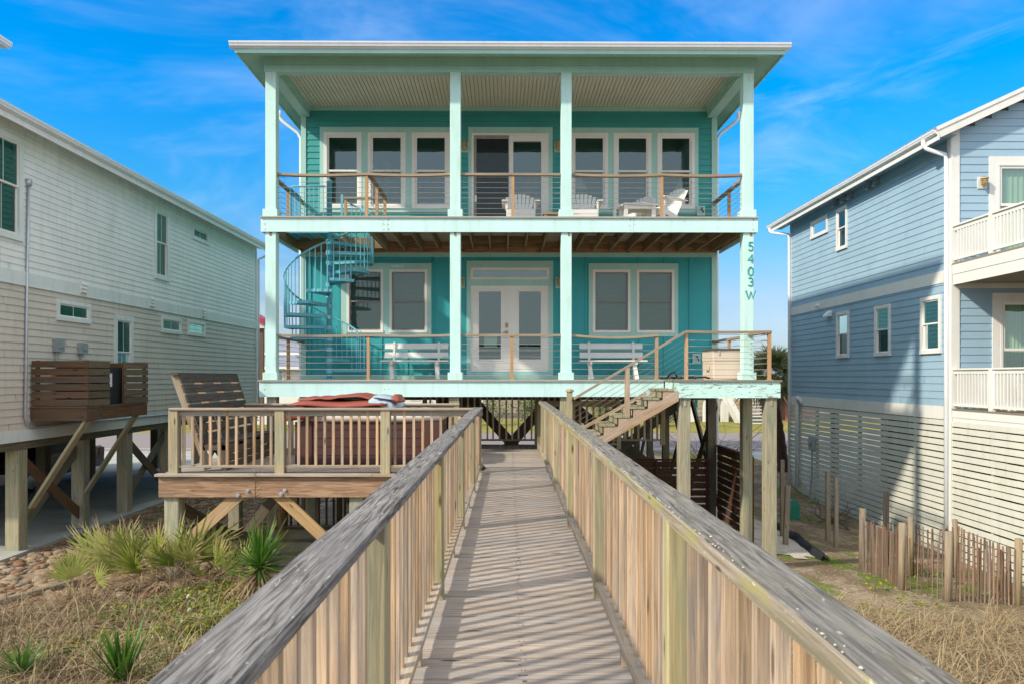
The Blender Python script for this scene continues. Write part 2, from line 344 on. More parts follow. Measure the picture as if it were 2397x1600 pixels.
# ---------------------------------------------------------------- helpers for buildings
def plane(ax, c, s):
    """(a, n, z) -> xyz on a wall plane; n points outward"""
    return (lambda a, n, z: (a, c+s*n, z)) if ax == 'y' else (lambda a, n, z: (c+s*n, a, z))
def bx(mb, P, a0, a1, n0, n1, z0, z1, r=None):
    p = P(a0, n0, z0); q = P(a1, n1, z1); mb.box(p[0], q[0], p[1], q[1], p[2], q[2], r)
def cut(a0, a1, holes):
    iv = [(a0, a1)]
    for h0, h1 in holes:
        nv = []
        for s0, s1 in iv:
            if h1 <= s0 or h0 >= s1: nv.append((s0, s1)); continue
            if h0 > s0: nv.append((s0, h0))
            if h1 < s1: nv.append((h1, s1))
        iv = nv
    return iv
def siding(mb, P, a0, a1, z0, z1, ex, holes=(), pr=.016, topf=None, joints=0):
    nb = int(math.ceil((z1-z0)/ex))
    for b in range(nb):
        zb = z0+b*ex; zt = min(z1, zb+ex); r = random.random()
        zs = sorted({zb, zt} | {h[2] for h in holes if zb < h[2] < zt} | {h[3] for h in holes if zb < h[3] < zt})
        for i in range(len(zs)-1):
            l, u = zs[i], zs[i+1]; m = (l+u)/2
            A0, A1 = a0, a1
            if topf: A0 = max(a0, topf(u))
            hs = [(h[0], h[1]) for h in holes if h[2] < m < h[3]]
            if joints:
                jr = random.Random(b*31+int(a0*7)); x = A0+jr.uniform(.5, joints)
                while x < A1: hs.append((x-.006, x+.006)); x += jr.uniform(joints*.6, joints*1.4)
            for s0, s1 in cut(A0, A1, hs):
                fl = pr*(1-(l-zb)/ex); fu = pr*(1-(u-zb)/ex)
                vs = [P(s0, fl, l), P(s1, fl, l), P(s1, fu, u), P(s0, fu, u)]
                q = b*3.7; bc = [(s0+q, l, 0), (s1+q, l, 0), (s1+q, u, 0), (s0+q, u, 0)]
                mb.add(vs, [(0, 1, 2, 3)], bc, r)
                if i == 0: mb.add([P(s0, fl, l), P(s1, fl, l), P(s1, -.004, l), P(s0, -.004, l)], [(0, 1, 2, 3)], bc, r)
    mb.add([P(a0, -.006, z0), P(a1, -.006, z0), P(a1, -.006, z0+.001), P(a0, -.006, z0+.001)], [(0, 1, 2, 3)])
def backing(mb, P, a0, a1, z0, z1, n, holes=()):
    zs = sorted({z0, z1} | {h[2] for h in holes} | {h[3] for h in holes})
    for l, u in zip(zs, zs[1:]):
        for s0, s1 in cut(a0, a1, [(h[0], h[1]) for h in holes if h[2] < (l+u)/2 < h[3]]):
            mb.quad(P(s0, n, l), P(s1, n, l), P(s1, n, u), P(s0, n, u))
def trimset(mb, P, a0, a1, z0, z1, wins, n0, n1):
    """flat casing board round a row of openings of the same height"""
    h0, h1 = wins[0][2], wins[0][3]
    bx(mb, P, a0, a1, n0, n1, h1, z1)
    if z0 < h0: bx(mb, P, a0, a1, n0, n1, z0, h0)
    for s0, s1 in cut(a0, a1, [(w[0], w[1]) for w in wins]): bx(mb, P, s0, s1, n0, n1, h0, h1)
def window(par, P, a0, a1, z0, z1, rail=None, fw=.055, sw=.04, mats=('white', 'glass'), blind=None, muntin=(0, 0), n1=.045, mrail='white', drop=0, screen=False):
    """double-hung (rail = meeting height) or fixed window; a part with pane and blind as sub-parts"""
    f = MB()
    bx(f, P, a0, a1, -.10, n1, z1-fw, z1); bx(f, P, a0, a1, -.10, n1+.012, z0, z0+fw)
    bx(f, P, a0, a0+fw, -.10, n1-.003, z0+fw, z1-fw); bx(f, P, a1-fw, a1, -.10, n1-.003, z0+fw, z1-fw)
    w = obj('window', f, M[mats[0]], par)
    A0, A1, Z0, Z1 = a0+fw, a1-fw, z0+fw, z1-fw
    def sash(b0, b1, no, zt=None):
        s = MB()
        bx(s, P, A0, A1, no-.03, no, b1-sw, b1); bx(s, P, A0, A1, no-.03, no, b0, b0+sw)
        bx(s, P, A0, A0+sw, no-.03, no-.002, b0+sw, b1-sw); bx(s, P, A1-sw, A1, no-.03, no-.002, b0+sw, b1-sw)
        nx, nz = muntin
        for i in range(nx):
            x = A0+sw+(A1-A0-2*sw)*(i+1)/(nx+1); bx(s, P, x-.005, x+.005, no-.022, no-.010, b0+sw, b1-sw)
        for i in range(nz):
            z = b0+sw+(b1-b0-2*sw)*(i+1)/(nz+1); bx(s, P, A0+sw, A1-sw, no-.021, no-.011, z-.005, z+.005)
        obj('sash', s, M[mrail], w)
        p = MB(); p.quad(P(A0+sw, no-.016, b0+sw), P(A1-sw, no-.016, b0+sw), P(A1-sw, no-.016, b1-sw), P(A0+sw, no-.016, b1-sw)); obj('pane', p, M[mats[1]], w)
    if rail: sash(rail-sw*.4, Z1, .018); sash(Z0, rail+sw*.5, -.016)
    else: sash(Z0, Z1, .012)
    if blind:
        b = MB(); zz = Z1-.02; zl = Z0+drop
        if blind[1] == 'slats':
            k = 0
            while zz > zl:
                t = .006*sin(k*1.7); b.add([P(A0, -.075, zz), P(A1, -.075, zz), P(A1, -.11+t, zz-.03), P(A0, -.11+t, zz-.03)], [(0, 1, 2, 3)]); zz -= .033; k += 1
        else:
            n = 14
            for i in range(n):
                x0 = A0+(A1-A0)*i/n; x1 = A0+(A1-A0)*(i+1)/n; q0 = -.09-.02*(i % 2); q1 = -.09-.02*((i+1) % 2)
                b.add([P(x0, q0, zl), P(x1, q1, zl), P(x1, q1, Z1), P(x0, q0, Z1)], [(0, 1, 2, 3)])
        obj('blind', b, M[blind[0]], w)
    return w
def room(par, P, a0, a1, z0, z1, depth, n0=-.13):
    b = MB(); d = n0-depth
    b.quad(P(a0, d, z0), P(a1, d, z0), P(a1, d, z1), P(a0, d, z1))
    b.quad(P(a0, n0, z0), P(a1, n0, z0), P(a1, d, z0), P(a0, d, z0)); b.quad(P(a0, n0, z1), P(a1, n0, z1), P(a1, d, z1), P(a0, d, z1))
    b.quad(P(a0, n0, z0), P(a0, d, z0), P(a0, d, z1), P(a0, n0, z1)); b.quad(P(a1, n0, z0), P(a1, d, z0), P(a1, d, z1), P(a1, n0, z1))
    return obj('interior', b, M['room'], par)
def sweep(mb, pts, w, h):
    pts = [Vector(p) for p in pts]
    for i in range(len(pts)-1): pass
    m = len(pts); vs = []; bc = []; fs = []; q = random.random()*30; L = 0
    for i, p in enumerate(pts):
        d = (pts[min(i+1, m-1)]-pts[max(i-1, 0)]); s = d.cross(Vector((0, 0, 1))).normalized(); u = s.cross(d).normalized()
        if i: L += (p-pts[i-1]).length
        for x, y in ((-w/2, -h/2), (w/2, -h/2), (w/2, h/2), (-w/2, h/2)): vs.append(p+s*x+u*y); bc.append((L+q, x, y))
    for i in range(m-1):
        for j in range(4): fs.append((i*4+j, i*4+(j+1) % 4, i*4+4+(j+1) % 4, i*4+4+j))
    fs += [(3, 2, 1, 0), tuple((m-1)*4+j for j in range(4))]
    return mb.add(vs, fs, bc)
def cable_rail(par, p0, p1, z0, h=.92, posts=(), sag=.0, ncab=8, cw=.10, ends=.0):
    """wooden cap on slim posts with steel cables; a part with posts and cables as sub-parts"""
    p0 = Vector((p0[0], p0[1], 0)); p1 = Vector((p1[0], p1[1], 0)); n = 10; c = MB(); st = [0]+sorted(posts)+[1]
    def sg(t):
        for a, b in zip(st, st[1:]):
            if a <= t <= b: return sag*4*(t-a)*(b-t)/max(1e-6, (b-a)**2)*(b-a)
        return 0
    pts = []
    for a, b in zip(st, st[1:]):
        for i in range(n): t = a+(b-a)*i/n; pts.append(p0.lerp(p1, t)+Vector((0, 0, z0+h-.025-sg(t))))
    pts.append(p1+Vector((0, 0, z0+h-.025)))
    sweep(c, pts, cw, .045); r = obj('cable_railing', c, M['caprail'], par)
    for t in posts:
        q = p0.lerp(p1, t); b = MB(); b.box(q.x-.03, q.x+.03, q.y-.03, q.y+.03, z0+.008, z0+h-.05); b.box(q.x-.055, q.x+.055, q.y-.055, q.y+.055, z0, z0+.012); obj('post', b, M['tan'], r)
    for k in range(ncab):
        z = z0+.09+k*(h-.17)/(ncab-1); b = MB(); b.tube([p0+Vector((0, 0, z)), p1+Vector((0, 0, z))], .0042, 5)
        d = (p1-p0).normalized()
        for e0 in (p0, p1):
            s = 1 if e0 is p0 else -1
            b.tube([e0+d*s*.01+Vector((0, 0, z)), e0+d*s*.16+Vector((0, 0, z))], .008, 5)
        obj('cable', b, M['steel'], r)
    return r
def lantern(name, label, P, a, z, par=None, bm='trim'):
    """small nautical bulkhead lamp on a square backing block"""
    t = thing(name, label, 'wall lamp', P(a, .03, z-.1), 'wall lamps of the teal house') if par is None else par
    b = MB(); bx(b, P, a-.10, a+.10, .0, .03, z-.13, z+.13); obj('backplate', b, M[bm], t)
    c = P(a, .12, z); q = MB(); q.lathe([(.05, .10), (.085, .09), (.09, .07), (.06, .05), (.05, .0)], (c[0], c[1], c[2]), 10); q.tube([P(a, .03, z+.08), P(a, .07, z+.13), P(a, .12, z+.11)], .018, 6); obj('hood', q, M['brass'], t)
    q = MB(); q.lathe([(.045, .05), (.055, .0), (.05, -.07), (.02, -.10)], (c[0], c[1], c[2]), 10); obj('globe', q, M['lens'], t, True)
    q = MB()
    for zz in (.03, -.01, -.05): q.tube([(c[0]+.068*cos(i*pi/5), c[1]+.068*sin(i*pi/5), c[2]+zz) for i in range(10)], .009, 5, True)
    for i in range(4): q.tube([(c[0]+.07*cos(i*pi/2), c[1]+.07*sin(i*pi/2), c[2]+.05), (c[0]+.06*cos(i*pi/2), c[1]+.06*sin(i*pi/2), c[2]-.08), (c[0], c[1], c[2]-.115)], .006, 5)
    obj('cage', q, M['brass'], t); return t

# ---------------------------------------------------------------- ground
def sst(a, b, x):
    t = max(0, min(1, (x-a)/(b-a))); return t*t*(3-2*t)
def lerp(a, b, t): return a+(b-a)*t
def gz(x, y):
    if x < -3: z = -1.75
    elif x < 2: z = lerp(-1.75, -1.8, (x+3)/5)
    elif x < 5: z = lerp(-1.8, -2.05, (x-2)/3)
    elif x < 10: z = lerp(-2.05, -2.56, (x-5)/5)
    else: z = -2.56
    if y < 12:
        d = 12-y; z += .035*d*(1 if abs(x) > 1.5 else .3)
        z += .07*mnoise.noise(Vector((x*.7, y*.7, 2)))*min(1, d/2)
    z += .02*mnoise.noise(Vector((x*1.9, y*1.9, 5)))*(1-sst(20, 26, y))
    return lerp(z, -1.95, sst(24, 30, y))
def axis_steps(a, b, fine0, fine1, st, co):
    r = []; x = a
    while x < b:
        r.append(x); x += st if fine0 <= x < fine1 else co*(1+min(abs(x-fine0), abs(x-fine1))/14)
    return r+[b]
xs = axis_steps(-900, 900, -14, 14, .3, .6); ys = axis_steps(-30, 1500, 1, 28, .3, .7)
g = MB(); nx = len(xs)
g.v = [(x, y, gz(x, y)) for y in ys for x in xs]; g.bc = list(g.v); g.rn = [0]*len(g.v)
g.f = [(j*nx+i, j*nx+i+1, (j+1)*nx+i+1, (j+1)*nx+i) for j in range(len(ys)-1) for i in range(nx-1)]
k = NB('sandy_ground'); P_ = k.n('ShaderNodeTexCoord').outputs['Object']
a = k.noise(P_, .9, 6, .65); b = k.noise(P_, 9, 5, .7); c = k.noise(P_, 60, 3, .7)
cg = k.mix(k.rng(b, .35, .65), (.20, .145, .095), (.40, .32, .235)); cg = k.mix(k.rng(a, .42, .60), cg, k.mix(k.rng(c, .3, .7), (.10, .075, .045), (.27, .20, .13)))
mo = k.noise(k.map(P_, (1, .6, 1)), 1.25, 5, .6); cg = k.mix(k.math('MULTIPLY', k.rng(mo, .53, .60), k.rng(b, .36, .55)), cg, k.mix(k.rng(c, .35, .65), (.055, .10, .012), (.17, .25, .03)))
sy = k.n('ShaderNodeSeparateXYZ', {0: P_}).outputs[1]; hum = k.math('MULTIPLY', k.rng(k.math('ADD', sy, k.math('MULTIPLY', a, 3.0)), 13.6, 11.2), k.rng(k.noise(P_, 2.3, 5, .7), .30, .52)); cg = k.mix(k.math('MULTIPLY', hum, .75), cg, k.mix(k.rng(c, .3, .7), (.055, .042, .022), (.17, .125, .07)))
sp = k.noise(P_, 34, 2, .5); cg = k.mix(k.rng(sp, .70, .73), cg, (.58, .52, .43))
k.done(cg, .95, c, .5, .02, .1); M['ground'] = k.m
tag(obj('ground', g, M['ground'], None, True), kind='structure')
def sheet(name, x0, x1, y0, y1, z, mat, nx=1, ny=1, kind='structure'):
    m = MB(); zf = z if callable(z) else (lambda x, y: z)
    m.v = [(lerp(x0, x1, i/nx), lerp(y0, y1, j/ny), zf(lerp(x0, x1, i/nx), lerp(y0, y1, j/ny))) for j in range(ny+1) for i in range(nx+1)]; m.bc = list(m.v); m.rn = [0]*len(m.v)
    m.f = [(j*(nx+1)+i, j*(nx+1)+i+1, (j+1)*(nx+1)+i+1, (j+1)*(nx+1)+i) for j in range(ny) for i in range(nx)]
    return tag(obj(name, m, mat, None, True), kind=kind)
def groundmat(name, c1, c2, c3, s1=3, s2=70, bs=.6):
    k = NB(name); p = k.n('ShaderNodeTexCoord').outputs['Object']
    a = k.noise(p, s1, 5, .6); b = k.noise(p, s2, 3, .7)
    return k.done(k.mix(k.rng(a, .45, .7), k.mix(k.rng(b, .35, .65), c1, c2), c3), .95, b, bs, .02, .1)
M['sea'] = plain('grey_blue_sea', (.03, .07, .09), .12, var=.3, scale=.2)
M['shell'] = groundmat('crushed_shell', (.40, .36, .30), (.68, .63, .55), (.36, .31, .24))
M['asphalt'] = groundmat('asphalt_road', (.20, .18, .18), (.27, .245, .24), (.25, .22, .215), .8, 50)
M['lawn'] = groundmat('dry_lawn', (.19, .17, .035), (.33, .27, .09), (.13, .16, .03), .7, 26)
M['conc'] = groundmat('concrete_slab', (.36, .37, .34), (.43, .43, .39), (.28, .29, .27), 1.1, 90, .15)
M['sand'] = groundmat('pale_sand', (.42, .33, .23), (.55, .45, .33), (.33, .27, .18), 1, 40)
M['line'] = plain('white_road_line', (.62, .62, .60), .8)
gb = MB(); st_ = .14; gi = {}
def gvert(i, j):
    if (i, j) not in gi: x, y = -5.3+i*st_, 12.3+j*st_; gi[i, j] = len(gb.v); gb.v.append((x, y, gz(x, y)+.02)); gb.bc.append((x, y, 0)); gb.rn.append(0)
    return gi[i, j]
for i in range(86):
    for j in range(150):
        x, y = -5.3+i*st_, 12.3+j*st_; n1 = .5*mnoise.noise(Vector((x*.8, y*.8, 1)))+.25*mnoise.noise(Vector((x*3, y*3, 2)))
        if x > 6.45+n1*.5 or (x > .8 and y < 14.7+n1+.25*max(0, x-4)) or (x <= .8 and y < 13.0+n1) or x < -5.0+n1*.6: continue
        gb.f.append((gvert(i, j), gvert(i+1, j), gvert(i+1, j+1), gvert(i, j+1)))
tag(obj('gravel_bed', gb, M['shell'], None, True), kind='structure')
sheet('sea', -900, 900, -900, -45, -3.2, M['sea'])
road = sheet('road', -400, 400, 35, 46.5, -1.935, M['asphalt'])
sheet('road_edge_line', -400, 400, 36.2, 36.34, -1.931, M['line'])
sheet('verge', -400, 400, 46.5, 62, -1.94, M['lawn'], 1, 1)
sheet('lawn', -5.5, 400, 30.6, 34.0, -1.942, M['lawn'], 1, 1)
sheet('driveway', 10.5, 16, 22, 35, lambda x, y: gz(x, y)+.012, M['conc'], 6, 14)
sheet('driveway', -22, -9.2, 27.6, 35, lambda x, y: gz(x, y)+.03, M['conc'], 6, 8)
m = MB(); m.box(-22, -9.0, 12.3, 27.6, -2.1, -1.69); tag(obj('concrete_slab', m, M['conc']), kind='structure')

# ---------------------------------------------------------------- teal beach house
YF, YW = 15.2, 17.86
def WX(px): return XP(px, YW)
def WZ(py): return ZP(py, YW)
UF, LF = 4.786, 1.489           # upper and lower porch floors
H = thing('beach_house', 'two storey teal beach house with aqua pillars and stacked front porches on pilings', 'house', (0, 15.2, gz(0, 15.2)))
PW = plane('y', YW, -1)
uw = [(WX(a), WX(b), WZ(489.7), WZ(312.4)) for a, b in ((761.4, 849.5), (863.7, 952), (966.5, 1054.8), (1337, 1425), (1438.6, 1526.4), (1540.4, 1628))]
sdoor = (WX(1106), WX(1285.5), UF, WZ(313.4))
lw = [(WX(a), WX(b), WZ(779), WZ(631.5)) for a, b in ((814.6, 900), (914, 1002.6), (1389.4, 1477.5), (1492, 1580.5))]
fdoor = (WX(1104), WX(1287), WZ(869), WZ(669)); trans = (WX(1104), WX(1287), WZ(654.4), WZ(626.8))
LXW, RXW = -4.95, 4.98
mb = MB(); backing(mb, PW, LXW+.11, RXW-.11, 4.54, 7.9, -.01, uw+[sdoor]); siding(mb, PW, LXW+.11, RXW-.11, 4.54, 7.9, .147, uw+[sdoor], joints=4); obj('wall', mb, M['siding'], H)
mb = MB(); backing(mb, PW, LXW+.05, RXW-.05, 1.15, 4.5, 0, lw+[fdoor, trans])
bxs = [WX(1300+x/3.915) for x in (52, 290, 535, 780, 1010, 1245)]+[WX(1000+x/3.92) for x in (65, 345, 540, 775, 1015, 1200)]+[WX(600+x/3.564) for x in (460, 700, 1050, 1265, 1480)]
for x in bxs:
    for z0, z1 in cut(1.6, 4.40, [(q[2]-.08, q[3]+.15) for q in lw+[(fdoor[0]-.1, fdoor[1]+.1, 1.4, trans[3])] if q[0]-.13 < x < q[1]+.13]): bx(mb, PW, x-.024, x+.024, -.01, .022, z0, z1)
obj('wall', mb, M['batten'], H)
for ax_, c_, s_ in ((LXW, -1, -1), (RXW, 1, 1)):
    mb = MB(); siding(mb, plane('x', ax_, s_), YW+.12, 33, 1.15, 8.0, .147, joints=5); obj('wall', mb, M['mutedside'], H)
mb = MB(); mb.box(LXW+.01, RXW-.01, YW+.03, 33, 1.0, 1.14); mb.box(LXW+.01, RXW-.01, 32.9, 33, 1.15, 8); mb.box(LXW+.02, RXW-.02, YW+.14, 32.9, 4.45, 4.70); obj('floor_frame', mb, M['piledark'], H)
mb = MB()   # corner boards, friezes, skirting
for x0, x1 in ((LXW, LXW+.12), (RXW-.13, RXW)): mb.box(x0, x1, YW-.03, YW+.12, 1.15, 7.95)
bx(mb, PW, LXW+.12, RXW-.13, -.01, .028, WZ(260.8), 7.985); bx(mb, PW, LXW+.12, RXW-.13, -.01, .03, WZ(602), 4.50); bx(mb, PW, LXW+.12, fdoor[0]-.1, -.01, .03, LF, WZ(877.6)); bx(mb, PW, fdoor[1]+.1, RXW-.13, -.01, .03, LF, WZ(877.6))
obj('corner_trim', mb, M['trim'], H)
mb = MB(); trimset(mb, PW, WX(752), WX(1066), WZ(498.6), WZ(299.6), uw[:3], -.02, .032); obj('window_trim', mb, M['trim'], H)
mb = MB(); trimset(mb, PW, WX(1327), WX(1637), WZ(498.6), WZ(299.6), uw[3:], -.02, .032); obj('window_trim', mb, M['trim'], H)
mb = MB(); trimset(mb, PW, WX(801), WX(1012.5), WZ(787.5), WZ(616.6), lw[:2], -.02, .034); obj('window_trim', mb, M['trim'], H)
mb = MB(); trimset(mb, PW, WX(1379.7), WX(1589.4), WZ(787.5), WZ(616.6), lw[2:], -.02, .034); obj('window_trim', mb, M['trim'], H)
mb = MB(); trimset(mb, PW, WX(1098.3), WX(1295.5), UF, WZ(299), [sdoor], -.02, .032); obj('door_trim', mb, M['trim'], H)
mb = MB(); bx(mb, PW, WX(1094.4), fdoor[0], -.02, .034, LF, trans[3]); bx(mb, PW, fdoor[1], WX(1296.7), -.02, .034, LF, trans[3]); bx(mb, PW, WX(1094.4), WX(1296.7), -.02, .034, trans[3], WZ(611)); bx(mb, PW, fdoor[0], fdoor[1], -.02, .030, fdoor[3], trans[2]); bx(mb, PW, fdoor[0], fdoor[1], -.02, .045, LF, fdoor[2]-.01); obj('door_trim', mb, M['trim'], H)
for q in uw: window(H, PW, *q, rail=WZ(401.5), fw=.075, sw=.045)
for i, q in enumerate(lw): window(H, PW, *q, rail=WZ(706), fw=.06, sw=.028, mats=('white', 'glassl'), blind=('blind', 'slats'), mrail='screenf')
window(H, PW, *trans, fw=.045, sw=.02, blind=('blind', 'flat'))
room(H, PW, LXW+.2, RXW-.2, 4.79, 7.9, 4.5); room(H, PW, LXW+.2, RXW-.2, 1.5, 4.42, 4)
# lamps standing in the upper room
for px, D, zt, w in ((1352, 18.7, 416, .28), (1600, 18.7, 420, .32), (875, 20.5, 377, .17), (905, 20.5, 374, .17)):
    x = XP(px, D); z1 = ZP(zt, D); l = thing('table_lamp', {1352: 'cream cone lampshade behind the upper window nearest the third pillar', 1600: 'cream lampshade behind the upper window nearest the right corner', 875: 'small pale chandelier shade behind the second upper window, left one', 905: 'small pale chandelier shade behind the second upper window, right one'}[px], 'lamp', (x, D, 4.8))
    b = MB(); b.lathe([(w*.35, z1), (w, z1-w*1.25)], (x, D, 0), 16); obj('lamp_shade', b, M['shade'], l, True)
    b = MB(); b.lathe([(.03, z1-w*1.2), (.07, z1-w*1.2-.2), (.02, 5.55), (.1, 5.52)], (x, D, 0), 10); obj('lamp_base', b, M['brass'], l, True)
    if w > .2: b = MB(); b.box(x-.35, x+.35, D-.25, D+.25, 5.38, 5.52); b.box(x-.3, x+.3, D-.2, D+.2, 4.8, 5.38); tag(obj('side_cabinet', b, M['room']), 'low cabinet under the lampshade behind the %s upper windows' % ('right corner' if px > 1500 else 'third pillar'), 'cabinet')
# sliding door
a0, a1, z0, z1 = sdoor; mb = MB(); bx(mb, PW, a0, a1, -.1, .05, z1-.05, z1); bx(mb, PW, a0, a0+.05, -.1, .045, z0, z1-.05); bx(mb, PW, a1-.05, a1, -.1, .045, z0, z1-.05); sdo = obj('sliding_door', mb, M['white'], H)
mid = WX(1196.5)
mb = MB(); bx(mb, PW, WX(1199), a1-.05, -.05, .03, z1-.19, z1-.05); bx(mb, PW, a1-.17, a1-.05, -.05, .028, z0, z1-.19); bx(mb, PW, mid-.03, mid+.07, -.05, .035, z0, z1-.05); bx(mb, PW, mid+.07, a1-.17, -.05, .026, z0, z0+.14); bx(mb, PW, WX(1115)-.02, WX(1115)+.03, .03, .06, 5.7, 5.85); obj('door_frame', mb, M['white'], sdo)
mb = MB(); mb.quad(PW(mid+.07, -.02, z0), PW(a1-.17, -.02, z0), PW(a1-.17, -.02, z1-.19), PW(mid+.07, -.02, z1-.19)); obj('pane', mb, M['glass'], sdo)
mb = MB(); s0, s1 = a0+.05, mid-.03; bx(mb, PW, s0, s1, -.01, .02, z1-.13, z1-.05); bx(mb, PW, s0, s0+.065, -.01, .018, z0, z1-.13); bx(mb, PW, s1-.02, s1, -.01, .018, z0, z1-.13); obj('screen_frame', mb, M['screenf'], sdo)
k = NB('insect_screen'); tr = k.n('ShaderNodeBsdfTransparent'); df = k.n('ShaderNodeBsdfDiffuse', {'Color': (.05, .052, .055, 1)}); mxs = k.n('ShaderNodeMixShader', {0: .5, 1: tr.outputs[0], 2: df.outputs[0]}); k.l(mxs.outputs[0], [x for x in k.t.nodes if x.type == 'OUTPUT_MATERIAL'][0].inputs[0]); M['mesh'] = k.m
mb = MB(); mb.quad(PW(s0+.065, .005, z0), PW(s1-.02, .005, z0), PW(s1-.02, .005, z1-.13), PW(s0+.065, .005, z1-.13)); obj('insect_screen', mb, M['mesh'], sdo)
mb = MB(); mb.quad(PW(s0, -.04, z0), PW(s1, -.04, z0), PW(s1, -.04, z1-.05), PW(s0, -.04, z1-.05)); obj('pane', mb, M['glass'], sdo)
# french doors
for (pa, pb, ga, gb, hs) in ((1104, 1194.2, 1122.5, 1175, 1), (1195.2, 1287, 1216.3, 1268.4, 0)):
    d = MB(); A0, A1, Z0, Z1 = WX(pa), WX(pb), fdoor[2], fdoor[3]; G0, G1, g0, g1 = WX(ga), WX(gb), WZ(840.6), WZ(682.4)
    bx(d, PW, A0, G0, -.06, -.005, Z0, Z1); bx(d, PW, G1, A1, -.06, -.005, Z0, Z1); bx(d, PW, G0, G1, -.06, -.005, Z0, g0); bx(d, PW, G0, G1, -.06, -.005, g1, Z1)
    for x0, x1, y0, y1 in ((G0-.03, G0+.005, g0-.03, g1+.03), (G1-.005, G1+.03, g0-.03, g1+.03), (G0+.005, G1-.005, g0-.03, g0+.005), (G0+.005, G1-.005, g1-.005, g1+.03)): bx(d, PW, x0, x1, -.03, .008, y0, y1)
    if hs: bx(d, PW, A1-.03, A1+.035, -.03, .012, Z0, Z1)
    dd = obj('french_door', d, M['white'], H)
    p = MB(); p.quad(PW(G0, -.02, g0), PW(G1, -.02, g0), PW(G1, -.02, g1), PW(G0, -.02, g1)); obj('pane', p, M['glass'], dd)
    if hs:
        x = WX(1188); h = MB(); bx(h, PW, x-.035, x+.035, -.005, .02, WZ(767), WZ(756)); h.tube([PW(x, 0, WZ(778)), PW(x, .05, WZ(778)), PW(x-.09, .055, WZ(778))], .013, 6); bx(h, PW, x-.03, x+.03, -.005, .014, WZ(781), WZ(774)); obj('door_handle', h, M['brass'], dd)
        p = MB(); bx(p, PW, G0+.12, G1-.1, -.25, -.24, g0+.3, g0+.62); obj('curtain', p, M['curtain'], dd)
# porch floors, fascias, beams
OPX = -2.86
mb = MB()
n = 18
for i in range(n):
    y0 = 15.13+i*(YW-15.13)/n; y1 = y0+(YW-15.13)/n-.006; x0 = -5.05 if (y1 < 15.42 or y0 > 17.4) else OPX
    mb.box(x0, 5.06, y0, y1, UF-.03, UF)
obj('porch_floor', mb, M['pdeck'], H)
mb = MB()
for i in range(n):
    y0 = 15.13+i*(YW-15.13)/n; mb.box(-5.09, 5.08, y0, y0+(YW-15.13)/n-.006, LF-.03, LF)
obj('porch_floor', mb, M['pdeck'], H)
mb = MB(); jx = [-5.04, XP(908, 15.17), XP(1483, 15.17), 5.05]
for x0, x1 in zip(jx, jx[1:]): mb.box(x0+.002, x1-.002, 15.165, 15.2, 4.475, UF-.031)
mb.box(-5.04, -5.005, 15.2, YW-.05, 4.475, UF-.032); mb.box(5.015, 5.05, 15.2, YW-.05, 4.475, UF-.032); obj('fascia', mb, M['fascia'], H)
mb = MB(); mb.box(-5.07, 3.13, 15.165, 15.2, 1.146, LF-.031); mb.box(-5.07, -5.035, 15.2, YW, 1.146, LF-.032); mb.box(5.03, 5.065, 15.2, YW, 1.146, LF-.032); obj('fascia', mb, M['fascia'], H)
mb = MB()
x = OPX+.0
jj = [OPX-.045, OPX, -4.92]+[OPX+.405*i for i in range(1, 20) if OPX+.405*i < 4.95]+[4.93]
for x in jj: mb.bar((x, 15.2, 4.637), (x, YW-.07, 4.637), .04, .235)
for x0, x1 in zip(jj[3:], jj[4:]): mb.bar((x0, 16.6+.03*random.random(), 4.60), (x1, 16.6, 4.60), .03, .14) if random.random() < .75 else None
mb.box(-4.9, OPX-.07, 15.42, 15.46, 4.52, 4.755); mb.box(-4.9, OPX-.07, 17.36, 17.40, 4.52, 4.755); obj('floor_joists', mb, M['joist'], H)
mb = MB(); mb.box(-4.94, 4.94, YW-.06, YW-.02, 4.50, 4.755); obj('ledger_board', mb, M['rim'], H)
mb = MB(); mb.box(-5.0, 5.01, 15.16, 15.40, 7.865, 8.03); mb.box(-4.98, 4.99, 15.19, 15.38, 7.726, 7.862)
for s in (-1, 1): mb.box(s*4.74, s*4.96, 15.40, YW-.03, 7.726, 7.862); mb.box(s*4.72, s*4.99, 15.41, YW+.1, 7.865, 8.03)
obj('porch_beam', mb, M['trim'], H)
M['ceil'] = paint('cream_beadboard', (.72, .68, .56), .05, .5)
mb = MB(); mb.box(-4.72, 4.72, 15.4, YW-.02, 7.995, 8.02)
x = -4.72
while x < 4.7: mb.box(x, x+.070, 15.40, YW-.03, 7.972, 7.996); x += .086
obj('porch_ceiling', mb, M['ceil'], H)
PX = (-4.85, -1.105, 1.155, 4.87)
for i, x in enumerate(PX):
    for z0, z1, lo in ((UF, 7.726, 0), (LF, 4.475, 1)):
        mb = MB(); mb.bar((x, 15.31, z0), (x, 15.31, z1), .215, .215, (0, 1, 0), .006)
        mb.bar((x, 15.31, z0+.002), (x, 15.31, z0+.15), .30, .30, (0, 1, 0), .008); p = obj('pillar', mb, M['pillar'], H)
        q = MB(); q.box(x-.02+.05*(i > 1), x+.02+.05*(i > 1), 15.192, 15.21, z1-(.17 if not lo else .07), z1-.005)
        if i in (0, 3) or lo: obj('strap', q, M['rust'] if lo else M['ltrim'], p)
